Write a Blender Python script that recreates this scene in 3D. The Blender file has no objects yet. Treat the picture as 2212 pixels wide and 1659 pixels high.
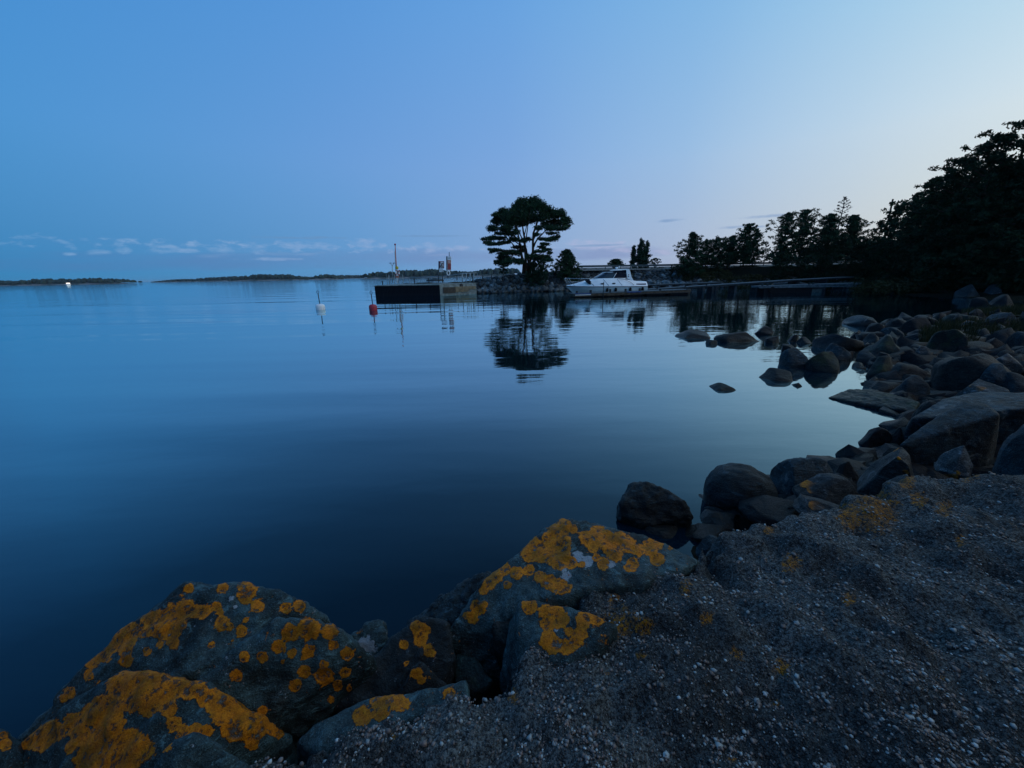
import bpy, bmesh, math, random
import numpy as np
from mathutils import Vector, Matrix, noise
random.seed(7); rng = np.random.default_rng(7)
C = bpy.context.scene.collection
sc = bpy.context.scene

# ------------------------------------------------------------------ camera
H = 2.5; F = 839.0; CX, CY = 1106.0, 829.5            # reference frame 2212 x 1659
_p = math.atan((CY - 593.7) / F); _r = math.radians(1.11)
FW = np.array([0, math.cos(_p), -math.sin(_p)]); _r0 = np.array([1., 0, 0]); _u0 = np.array([0, math.sin(_p), math.cos(_p)])
RT = math.cos(_r) * _r0 - math.sin(_r) * _u0; UP = math.cos(_r) * _u0 + math.sin(_r) * _r0
CAM = np.array([0, 0, H])
def ray(x, y): return FW + RT * (x - CX) / F - UP * (y - CY) / F
def G(x, y, z=0.0):
    d = ray(x, y); return CAM + d * ((z - H) / d[2])
def A(x, y, Yd):
    d = ray(x, y); return CAM + d * (Yd / d[1])
def project(P):
    v = P - CAM; c = np.maximum(v @ FW, 1e-3)
    return CX + F * (v @ RT) / c, CY - F * (v @ UP) / c
cam = bpy.data.cameras.new('camera'); co = bpy.data.objects.new('camera', cam); C.objects.link(co)
cam.sensor_width = 36; cam.lens = F / 2212 * 36; cam.clip_start = 0.05; cam.clip_end = 20000
M = Matrix(((RT[0], UP[0], -FW[0], 0), (RT[1], UP[1], -FW[1], 0), (RT[2], UP[2], -FW[2], H), (0, 0, 0, 1)))
co.matrix_world = M; sc.camera = co
sc.render.resolution_x, sc.render.resolution_y = 1024, 768
sc.view_settings.view_transform = 'Standard'; sc.view_settings.look = 'None'
sc.view_settings.exposure = 0; sc.view_settings.gamma = 1

# ------------------------------------------------------------------ sky
SUN_AZ = math.radians(86)          # clockwise from +Y
SUN_EL = math.radians(-1.5)
def lin(r, g, b):
    f = lambda c: (c / 255 / 12.92) if c / 255 <= .04045 else ((c / 255 + .055) / 1.055) ** 2.4
    return (f(r), f(g), f(b), 1)
world = bpy.data.worlds.new('World'); sc.world = world; world.use_nodes = True
wt = world.node_tree; wn, wl = wt.nodes, wt.links; wn.clear()
def wm(op, a, b=None, c=None, clamp=False):
    n = wn.new('ShaderNodeMath'); n.operation = op; n.use_clamp = clamp
    for i, v in enumerate((a, b, c)):
        if v is None: continue
        if isinstance(v, (int, float)): n.inputs[i].default_value = v
        else: wl.new(v, n.inputs[i])
    return n.outputs[0]
def wramp(fac, stops):
    n = wn.new('ShaderNodeValToRGB'); wl.new(fac, n.inputs[0]); e = n.color_ramp.elements
    while len(e) > 1: e.remove(e[0])
    e[0].position, e[0].color = stops[0]
    for p, c in stops[1:]: q = e.new(p); q.color = c
    return n.outputs[0]
def wmix(f, a, b, mode='MIX'):
    n = wn.new('ShaderNodeMix'); n.data_type = 'RGBA'; n.blend_type = mode
    for s, v in ((n.inputs['Factor'], f), (n.inputs[6], a), (n.inputs[7], b)):
        if isinstance(v, (int, float)): s.default_value = v
        elif isinstance(v, tuple): s.default_value = v
        else: wl.new(v, s)
    return n.outputs[2]
tc = wn.new('ShaderNodeTexCoord'); sp = wn.new('ShaderNodeSeparateXYZ'); wl.new(tc.outputs['Generated'], sp.inputs[0])
dx, dy, dz = sp.outputs
az = wm('ARCTAN2', dx, dy); el = wm('ARCSINE', dz)
u = wm('MULTIPLY_ADD', wm('COSINE', wm('SUBTRACT', az, SUN_AZ)), .5, .5)
U = lambda deg: .5 + .5 * math.cos(math.radians(deg) - SUN_AZ)
low = wramp(u, [(0.0, lin(36, 82, 124)), (U(-52), lin(56, 134, 188)), (U(-20), lin(94, 154, 206)), (U(0), lin(132, 168, 212)),
                (U(22), lin(168, 184, 212)), (U(38), lin(196, 203, 210)), (U(52), lin(216, 216, 204)), (1.0, lin(232, 218, 190))])
mid = wramp(u, [(0.0, lin(40, 88, 142)), (U(-52), lin(70, 148, 212)), (U(-20), lin(106, 159, 220)), (U(0), lin(124, 168, 224)),
                (U(22), lin(154, 191, 230)), (U(38), lin(188, 213, 234)), (U(52), lin(214, 230, 238)), (1.0, lin(220, 226, 228))])
high = wramp(u, [(0.0, lin(44, 90, 150)), (U(-52), lin(60, 140, 212)), (U(-20), lin(86, 152, 220)), (U(0), lin(103, 164, 227)),
                 (U(25), lin(127, 184, 232)), (U(52), lin(160, 214, 242)), (1.0, lin(160, 206, 232))])
zen = wramp(u, [(0.0, lin(60, 118, 180)), (.5, lin(92, 150, 212)), (1.0, lin(130, 180, 222))])
R_ = math.radians
f1 = wm('SMOOTH_MIN', wm('DIVIDE', wm('MAXIMUM', el, 0), R_(14)), 1.0, .15)
f2 = wm('MULTIPLY', wm('SUBTRACT', el, R_(13)), 1 / R_(17), clamp=True)
f3 = wm('MULTIPLY', wm('SUBTRACT', el, R_(28)), 1 / R_(45), clamp=True)
sky = wmix(f3, wmix(f2, wmix(f1, low, mid), high), zen)
# clouds: low bank of small puffs and thin streaks
cx = wn.new('ShaderNodeCombineXYZ'); wl.new(az, cx.inputs[0]); wl.new(el, cx.inputs[1])
def wnoise(sx, sy, scale, detail=5, rough=.55, w=0):
    mp = wn.new('ShaderNodeMapping'); mp.inputs['Scale'].default_value = (sx, sy, 1); mp.inputs['Location'].default_value = (w, w, w)
    wl.new(cx.outputs[0], mp.inputs[0]); n = wn.new('ShaderNodeTexNoise'); wl.new(mp.outputs[0], n.inputs[0])
    n.inputs['Scale'].default_value = scale; n.inputs['Detail'].default_value = detail; n.inputs['Roughness'].default_value = rough
    return n.outputs['Fac']
nz1 = wnoise(1, 3.2, 26); nz2 = wnoise(1, 7, 9, w=3.7); nz3 = wnoise(1, 4, 60, w=9)
def azel(x, y):
    d = ray(x, y); d = d / np.linalg.norm(d); return math.atan2(d[0], d[1]), math.asin(d[2])
def ell(x, y, w, h, nz, amp, soft, bias=0.0):
    a, e = azel(x, y); a2, _ = azel(x + w, y); _, e2 = azel(x, y - h)
    q = wm('ADD', wm('POWER', wm('DIVIDE', wm('SUBTRACT', az, a), a2 - a), 2), wm('POWER', wm('DIVIDE', wm('SUBTRACT', el, e), e2 - e), 2))
    v = wm('ADD', wm('SUBTRACT', 1 - bias, q), wm('MULTIPLY', wm('SUBTRACT', nz, .5), amp))
    return wm('DIVIDE', v, soft, clamp=True)
def mx(l):
    o = l[0]
    for v in l[1:]: o = wm('MAXIMUM', o, v)
    return o
bank = mx([ell(120, 572, 420, 20, nz2, 1.6, 1.5), ell(560, 565, 420, 22, nz2, 1.8, 1.5), ell(900, 556, 280, 20, nz2, 1.8, 1.5), ell(1290, 548, 190, 16, nz2, 2.0, 1.4)])
sky = wmix(wm('MULTIPLY', bank, .8), sky, wmix(u, lin(52, 122, 180), lin(150, 160, 205)))
nz4 = wnoise(1, 2.6, 34, 8, .62, 5.3)
puffs = mx([ell(600, 534, 480, 15, nz4, 9, 1.7, .7), ell(1300, 532, 130, 14, nz4, 9, 1.7, .7), ell(700, 552, 420, 12, nz2, 8, 3.0, 1.3)] + [ell(x, y, w, h, nz4, 5.5, 1.9) for x, y, w, h in ((150, 549, 14, 4), (215, 545, 28, 7), (268, 541, 22, 9), (340, 543, 40, 6), (400, 541, 40, 6),
     (490, 540, 50, 10), (555, 536, 30, 11), (640, 530, 50, 11), (700, 532, 40, 9), (790, 528, 34, 12), (930, 536, 26, 12), (985, 536, 30, 9), (1255, 525, 40, 9),
     (1300, 527, 40, 7), (1345, 540, 30, 6), (1430, 545, 22, 6), (1270, 536, 30, 7), (590, 560, 70, 4))])
sky = wmix(wm('MULTIPLY', puffs, .62), sky, wmix(u, lin(112, 170, 216), lin(208, 196, 226)))
strk = mx([ell(x, y, w, h, nz4, 2.6, 1.2) for x, y, w, h in ((1447, 476, 36, 4), (1655, 467, 75, 4), (1578, 491, 34, 4), (1640, 490, 26, 3), (640, 514, 90, 3), (930, 510, 90, 3),
     (1290, 530, 70, 3), (700, 513, 60, 3), (1850, 484, 40, 2))])
sky = wmix(wm('MULTIPLY', strk, .75), sky, wmix(u, lin(80, 140, 190), lin(132, 160, 204)))
nish = wn.new('ShaderNodeTexSky'); nish.sky_type = 'NISHITA'; nish.sun_disc = False
nish.sun_elevation = SUN_EL; nish.sun_rotation = SUN_AZ
bg1 = wn.new('ShaderNodeBackground'); bg1.inputs[1].default_value = .95; wl.new(sky, bg1.inputs[0])
bg2 = wn.new('ShaderNodeBackground'); bg2.inputs[1].default_value = .05; wl.new(nish.outputs[0], bg2.inputs[0])
add = wn.new('ShaderNodeAddShader'); wl.new(bg1.outputs[0], add.inputs[0]); wl.new(bg2.outputs[0], add.inputs[1])
wo = wn.new('ShaderNodeOutputWorld'); wl.new(add.outputs[0], wo.inputs[0])
sun = bpy.data.lights.new('sun', 'SUN'); sun.energy = .33; sun.angle = math.radians(35); sun.color = (1, .66, .42)
so = bpy.data.objects.new('sun', sun); C.objects.link(so)
sdir = Vector((math.sin(SUN_AZ + .5) * math.cos(.85), math.cos(SUN_AZ + .5) * math.cos(.85), math.sin(.85)))
so.rotation_euler = sdir.to_track_quat('Z', 'Y').to_euler(); so.location = (30, 0, 30)

# ------------------------------------------------------------------ helpers
def tag(o, label=None, cat=None, group=None, kind=None):
    if label: o['label'] = label
    if cat: o['category'] = cat
    if group: o['group'] = group
    if kind: o['kind'] = kind
    return o
def empty(name, loc, label, cat, group=None, rz=0):
    o = bpy.data.objects.new(name, None); C.objects.link(o); o.location = Vector(loc); o.rotation_euler.z = rz
    o.empty_display_size = .2
    return tag(o, label, cat, group)
def link(name, me, mat, parent=None, smooth=False):
    if mat is not None and not me.materials: me.materials.append(mat)
    o = bpy.data.objects.new(name, me); C.objects.link(o)
    if parent: o.parent = parent
    if smooth:
        me.polygons.foreach_set('use_smooth', [True] * len(me.polygons))
    return o
def np_mesh(name, V, T, tint=None):
    """triangles / quads from numpy"""
    V = np.asarray(V, np.float32); T = np.asarray(T, np.int32); k = T.shape[1]
    me = bpy.data.meshes.new(name); me.vertices.add(len(V)); me.vertices.foreach_set('co', V.ravel())
    me.loops.add(T.size); me.loops.foreach_set('vertex_index', T.ravel())
    me.polygons.add(len(T)); me.polygons.foreach_set('loop_start', np.arange(0, T.size, k, dtype=np.int32))
    me.update(calc_edges=True)
    if tint is not None:
        a = me.attributes.new('tint', 'FLOAT', 'POINT'); a.data.foreach_set('value', np.asarray(tint, np.float32))
    return me
def bm_mesh(name, bm):
    me = bpy.data.meshes.new(name); bm.normal_update(); bm.to_mesh(me); bm.free(); return me
def add_box(bm, c, s, rot=None, bevel=0):
    r = bmesh.ops.create_cube(bm, size=1); vs = r['verts']
    m = Matrix.Translation(Vector(c)) @ (rot.to_4x4() if rot else Matrix()) @ Matrix.Diagonal((s[0], s[1], s[2], 1))
    bmesh.ops.transform(bm, matrix=m, verts=vs)
    if bevel:
        es = list({e for v in vs for e in v.link_edges}); bmesh.ops.bevel(bm, geom=es, offset=bevel, segments=1, affect='EDGES')
def add_tube(bm, pts, rad, n=8, cap=True):
    pts = [Vector(p) for p in pts]; rad = rad if hasattr(rad, '__len__') else [rad] * len(pts); rings = []
    up = Vector((0, 0, 1))
    for i, p in enumerate(pts):
        d = (pts[min(i + 1, len(pts) - 1)] - pts[max(i - 1, 0)]).normalized()
        a = d.orthogonal().normalized() if abs(d.z) > .95 else d.cross(up).normalized()
        if i and rings:
            a = (pa - d * pa.dot(d)).normalized() if (pa - d * pa.dot(d)).length > 1e-4 else a
        pa = a; b = d.cross(a)
        rings.append([bm.verts.new(p + (a * math.cos(t) + b * math.sin(t)) * rad[i]) for t in (2 * math.pi * k / n for k in range(n))])
    for r0, r1 in zip(rings, rings[1:]):
        for k in range(n): bm.faces.new((r0[k], r0[(k + 1) % n], r1[(k + 1) % n], r1[k]))
    if cap: bm.faces.new(rings[0][::-1]); bm.faces.new(rings[-1])
def add_lathe(bm, prof, c=(0, 0, 0), n=20):
    c = Vector(c); rings = []
    for r, z in prof: rings.append([bm.verts.new(c + Vector((r * math.cos(2 * math.pi * k / n), r * math.sin(2 * math.pi * k / n), z))) for k in range(n)])
    for r0, r1 in zip(rings, rings[1:]):
        for k in range(n): bm.faces.new((r0[k], r0[(k + 1) % n], r1[(k + 1) % n], r1[k]))
    bm.faces.new(rings[0][::-1]); bm.faces.new(rings[-1])
def add_prism(bm, poly, y0, y1):
    """polygon in local xz extruded in y"""
    a = [bm.verts.new((x, y0, z)) for x, z in poly]; b = [bm.verts.new((x, y1, z)) for x, z in poly]
    bm.faces.new(a); bm.faces.new(b[::-1]); n = len(poly)
    for i in range(n): bm.faces.new((a[i], b[i], b[(i + 1) % n], a[(i + 1) % n]))
def box_obj(name, c, s, mat, parent=None, rot=None, bevel=0):
    bm = bmesh.new(); add_box(bm, c, s, rot, bevel); return link(name, bm_mesh(name, bm), mat, parent)
def tube_obj(name, pts, rad, mat, parent=None, n=8, smooth=True):
    bm = bmesh.new(); add_tube(bm, pts, rad, n); return link(name, bm_mesh(name, bm), mat, parent, smooth)

# ------------------------------------------------------------------ materials
class NT:
    def __init__(s, name):
        s.m = bpy.data.materials.new(name); s.m.use_nodes = True; s.t = s.m.node_tree; s.n = s.t.nodes; s.l = s.t.links
        s.b = s.n['Principled BSDF']
    def new(s, t, **k):
        n = s.n.new(t)
        for a, v in k.items(): setattr(n, a, v)
        return n
    def put(s, sock, v):
        if isinstance(v, (int, float)): sock.default_value = v
        elif isinstance(v, tuple): sock.default_value = v if len(v) == len(sock.default_value) else (*v, 1)[:len(sock.default_value)]
        else: s.l.new(v, sock)
    def math(s, op, a, b=None, c=None, clamp=False):
        n = s.new('ShaderNodeMath', operation=op, use_clamp=clamp)
        for i, v in enumerate((a, b, c)):
            if v is not None: s.put(n.inputs[i], v)
        return n.outputs[0]
    def pos(s, scale=(1, 1, 1), obj=False):
        o = s.new('ShaderNodeTexCoord').outputs['Object'] if obj else s.new('ShaderNodeNewGeometry').outputs['Position']
        mp = s.new('ShaderNodeMapping'); mp.inputs['Scale'].default_value = scale; s.l.new(o, mp.inputs[0]); return mp.outputs[0]
    def noise(s, vec, scale, detail=4, rough=.6, dist=0, out='Fac'):
        n = s.new('ShaderNodeTexNoise'); s.l.new(vec, n.inputs[0]); n.inputs['Scale'].default_value = scale
        n.inputs['Detail'].default_value = detail; n.inputs['Roughness'].default_value = rough; n.inputs['Distortion'].default_value = dist
        return n.outputs[out]
    def vor(s, vec, scale, feature='F1', out='Distance'):
        n = s.new('ShaderNodeTexVoronoi', feature=feature); s.l.new(vec, n.inputs[0]); n.inputs['Scale'].default_value = scale; return n.outputs[out]
    def mix(s, f, a, b, mode='MIX'):
        n = s.new('ShaderNodeMix', data_type='RGBA', blend_type=mode); s.put(n.inputs[0], f); s.put(n.inputs[6], a); s.put(n.inputs[7], b); return n.outputs[2]
    def ramp(s, f, stops, interp='LINEAR'):
        n = s.new('ShaderNodeValToRGB'); s.l.new(f, n.inputs[0]); n.color_ramp.interpolation = interp; e = n.color_ramp.elements
        while len(e) > 1: e.remove(e[0])
        e[0].position, e[0].color = stops[0][0], (*stops[0][1], 1)
        for p, c in stops[1:]: q = e.new(p); q.color = (*c, 1)
        return n.outputs[0]
    def sstep(s, v, a, b):
        n = s.new('ShaderNodeMapRange', interpolation_type='SMOOTHSTEP'); s.put(n.inputs[0], v); n.inputs[1].default_value = a; n.inputs[2].default_value = b; return n.outputs[0]
    def attr(s, name): return s.new('ShaderNodeAttribute', attribute_name=name).outputs['Fac']
    def bump(s, h, dist, strength=1, prev=None):
        n = s.new('ShaderNodeBump'); s.put(n.inputs['Height'], h); n.inputs['Distance'].default_value = dist; n.inputs['Strength'].default_value = strength
        if prev is not None: s.l.new(prev, n.inputs['Normal'])
        return n.outputs[0]
    def fin(s, col=None, rough=None, normal=None, **k):
        if col is not None: s.put(s.b.inputs['Base Color'], col)
        if rough is not None: s.put(s.b.inputs['Roughness'], rough)
        if normal is not None: s.l.new(normal, s.b.inputs['Normal'])
        for a, v in k.items(): s.put(s.b.inputs[a], v)
        return s.m

def m_plain(name, col, rough=.6, metal=0, var=.25, scale=6, bump=0.0):
    t = NT(name); p = t.pos(obj=True); nz = t.noise(p, scale, 5)
    c = t.mix(t.sstep(nz, .35, .7), tuple(x * (1 - var) for x in col), tuple(min(1, x * (1 + var)) for x in col))
    return t.fin(c, t.math('MULTIPLY_ADD', nz, .2, rough - .1), t.bump(t.noise(p, scale * 6, 3), bump) if bump else None, Metallic=metal, **{'Specular IOR Level': .1 if rough > .55 else .5})

def m_rock(name, dark, light, warm=(.06, .05, .04), lichen=0.0, painted=False, pale=0.0, moss=0.0, seed=0.0, bscale=1.0, random_tint=False):
    """granite; lichen>0: procedural orange lichen discs; painted: attributes 'lichen' and 'pale' say where"""
    t = NT(name); p0 = t.pos(); mp = t.new('ShaderNodeMapping'); mp.inputs['Location'].default_value = (seed, seed * 1.7, -seed); t.l.new(p0, mp.inputs[0]); p = mp.outputs[0]
    n1 = t.noise(p, 2.2 * bscale, 6, .62, .4); n2 = t.noise(p, 14 * bscale, 6, .7); n3 = t.noise(p, 90 * bscale, 3, .6)
    base = t.mix(t.sstep(n1, .36, .66), tuple(x * .42 for x in dark), tuple(x * .66 for x in light))
    base = t.mix(t.math('MULTIPLY', t.sstep(t.noise(p, 5 * bscale, 4, .6), .5, .7), .6), base, warm)
    base = t.mix(t.sstep(n2, .3, .75), t.mix(1.0, base, (.45, .45, .45), 'MULTIPLY'), t.mix(1.0, base, (1.5, 1.5, 1.5), 'MULTIPLY'))
    base = t.mix(t.sstep(n3, .3, .6), t.mix(1.0, base, (.5, .5, .5), 'MULTIPLY'), base)
    base = t.mix(t.math('MULTIPLY', t.sstep(n3, .58, .72), .45), base, tuple(min(1, x * 2.2) for x in light))
    ps = t.new('ShaderNodeMapping'); ps.inputs['Scale'].default_value = (1, 1, 5); ps.inputs['Rotation'].default_value = (.5, .4, 0); t.l.new(p, ps.inputs[0])
    st = t.noise(ps.outputs[0], 7 * bscale, 5, .7, .6)
    base = t.mix(t.math('MULTIPLY', t.sstep(st, .56, .66), .35), base, tuple(x * 2.2 for x in light))
    if random_tint:
        oi = t.new('ShaderNodeObjectInfo').outputs['Random']
        g = t.ramp(oi, [(0, (.4, .4, .42)), (.5, (1, 1, 1)), (.85, (1.5, 1.45, 1.4)), (1, (2.2, 2.2, 2.2))]); base = t.mix(1.0, base, g, 'MULTIPLY')
    crack = t.vor(p, 3.1 * bscale, 'DISTANCE_TO_EDGE')
    rough = .62
    h = t.math('ADD', t.math('MULTIPLY', n2, .6), t.math('MULTIPLY', n3, .25)); h = t.math('ADD', h, t.math('MULTIPLY', st, .4))
    if moss:
        base = t.mix(t.math('MULTIPLY', t.sstep(t.noise(p, 3.3, 5), .5, .62), moss), base, (.02, .035, .012))
    if pale:
        base = t.mix(t.math('MULTIPLY', t.sstep(t.noise(p, 6, 6, .7, .8), .58, .66), pale), base, (.34, .36, .36))
    mask = None
    if lichen:
        wv = t.new('ShaderNodeVectorMath', operation='MULTIPLY_ADD'); wv.inputs[1].default_value = (.05, .05, .05); t.l.new(t.noise(p, 14, 3, out='Color'), wv.inputs[0]); t.l.new(p, wv.inputs[2])
        vn = t.new('ShaderNodeTexVoronoi'); vn.inputs['Scale'].default_value = 7; t.l.new(wv.outputs[0], vn.inputs[0])
        rr = t.new('ShaderNodeSeparateColor'); t.l.new(vn.outputs['Color'], rr.inputs[0])
        rad = t.math('MULTIPLY', t.sstep(rr.outputs[0], 1 - lichen, 1.0), .55)
        zone = t.sstep(t.noise(p, 1.7, 3), .42, .58)
        mask = t.math('MULTIPLY', t.sstep(t.math('SUBTRACT', rad, vn.outputs['Distance']), -.02, .05), zone)
    if painted:
        la = t.attr('lichen'); nn = t.math('SUBTRACT', t.noise(p, 34, 6, .68), .5)
        v = t.math('ADD', la, t.math('ADD', t.math('MULTIPLY', nn, .95), t.math('MULTIPLY', t.math('SUBTRACT', t.noise(p, 11, 3, .6), .5), .55)))
        m2 = t.sstep(v, .16, .24)
        holes = t.math('MULTIPLY', t.sstep(t.noise(p, 24, 6, .7), .53, .60), t.sstep(la, .18, .5))
        m2 = t.math('SUBTRACT', m2, t.math('MULTIPLY', holes, .9), clamp=True)
        mask = m2 if mask is None else t.math('MAXIMUM', mask, m2)
        pv = t.math('ADD', t.attr('pale'), t.math('MULTIPLY', nn, 1.9)); base = t.mix(t.math('MULTIPLY', t.sstep(pv, .25, .35), .85), base, (.30, .35, .39))
    if mask is not None:
        lv = t.noise(p, 75, 6, .85); lb = t.noise(p, 9, 3)
        lc = t.ramp(lv, [(.3, (.16, .045, .003)), (.48, (.82, .24, .003)), (.64, (1.0, .36, .005))])
        lc = t.mix(t.sstep(lb, .4, .65), lc, t.mix(1.0, lc, (.5, .62, .9), 'MULTIPLY'))
        if painted:
            age = t.new('ShaderNodeMapRange'); t.l.new(t.math('ADD', la, t.math('MULTIPLY', nn, .6)), age.inputs[0]); age.inputs[1].default_value = .3; age.inputs[2].default_value = .85; age.inputs[3].default_value = 0; age.inputs[4].default_value = .55
            lc = t.mix(age.outputs[0], lc, t.mix(1.0, lc, (.55, .5, .5), 'MULTIPLY'))
        base = t.mix(mask, base, lc); h = t.math('ADD', h, t.math('MULTIPLY', mask, t.math('MULTIPLY_ADD', lv, .6, .05)))
    # waterline wetness and algae stay with the height above the sea
    sz = t.new('ShaderNodeSeparateXYZ'); t.l.new(p0, sz.inputs[0])
    wet = t.math('SUBTRACT', 1, t.sstep(t.math('ADD', sz.outputs[2], t.math('MULTIPLY', t.math('SUBTRACT', n1, .5), .15)), .05, .22))
    base = t.mix(t.math('MULTIPLY', wet, .8), base, (.004, .006, .006))
    r = t.math('SUBTRACT', rough, t.math('MULTIPLY', wet, .3))
    nb = t.bump(h, .035 / bscale ** .5, 1.0, t.bump(n1, .08, .6))
    return t.fin(base, r, nb, **{'Specular IOR Level': .3})

def m_water():
    t = NT('sea_water'); g = t.new('ShaderNodeNewGeometry').outputs['Position']
    def lay(sx, sy, rot, scale, detail, rough, loc=0):
        mp = t.new('ShaderNodeMapping'); mp.inputs['Scale'].default_value = (sx, sy, 1); mp.inputs['Rotation'].default_value = (0, 0, rot); mp.inputs['Location'].default_value = (loc, loc, 0)
        t.l.new(g, mp.inputs[0]); return t.noise(mp.outputs[0], scale, detail, rough)
    calm = t.sstep(lay(.35, 1, .15, .035, 3, .5, 4), .42, .62)
    sw = lay(.22, 1, -.12, .55, 2, .5)             # slow swell
    rp = lay(.4, 1, .1, 2.2, 3, .5, 7)             # ripples
    fi = lay(.6, 1, -.3, 9, 2, .5, 2)
    sep = t.new('ShaderNodeSeparateXYZ'); t.l.new(g, sep.inputs[0])
    open_ = t.math('MAXIMUM', t.sstep(t.math('MULTIPLY', sep.outputs[0], -1), 10, 60), t.sstep(sep.outputs[1], 70, 200))   # breeze outside the harbour
    a_rp = t.math('ADD', t.math('MULTIPLY_ADD', calm, .006, .0032), t.math('MULTIPLY', open_, .012))
    h = t.math('ADD', t.math('MULTIPLY', sw, .016), t.math('MULTIPLY', rp, a_rp))
    h = t.math('ADD', h, t.math('MULTIPLY', lay(.12, 1, -.1, .16, 2, .5, 11), t.math('MULTIPLY_ADD', t.sstep(t.math('MULTIPLY', sep.outputs[0], -1), -4, 8), .17, .04)))
    h = t.math('ADD', h, t.math('MULTIPLY', fi, t.math('MULTIPLY_ADD', open_, .0015, .00008)))
    nb = t.bump(h, 1.0, 1.0)
    lw = t.new('ShaderNodeLayerWeight'); lw.inputs['Blend'].default_value = .5; t.l.new(nb, lw.inputs['Normal'])
    fac = t.ramp(lw.outputs['Facing'], [(.0, (.02,) * 3), (.22, (.015,) * 3), (.34, (.028,) * 3), (.48, (.085,) * 3), (.60, (.22,) * 3), (.72, (.45,) * 3), (.85, (.72,) * 3), (.95, (.9,) * 3), (1, (1,) * 3)])
    gl = t.new('ShaderNodeBsdfGlossy'); gl.inputs['Roughness'].default_value = .04; gl.inputs['Color'].default_value = (.70, .93, 1, 1); t.l.new(nb, gl.inputs['Normal'])
    df = t.new('ShaderNodeBsdfDiffuse'); df.inputs['Color'].default_value = (.0004, .008, .017, 1)
    mx_ = t.new('ShaderNodeMixShader'); t.l.new(fac, mx_.inputs[0]); t.l.new(df.outputs[0], mx_.inputs[1]); t.l.new(gl.outputs[0], mx_.inputs[2])
    t.n.remove(t.b); t.l.new(mx_.outputs[0], t.n['Material Output'].inputs[0]); return t.m

def m_leaf(name, c1, c2):
    t = NT(name); a = t.attr('tint'); p = t.pos()
    c = t.mix(a, c1, c2); c = t.mix(t.sstep(t.noise(p, 1.3, 3), .35, .65), t.mix(1.0, c, (.6, .65, .7), 'MULTIPLY'), c)
    return t.fin(c, .8, **{'Specular IOR Level': .06})

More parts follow.
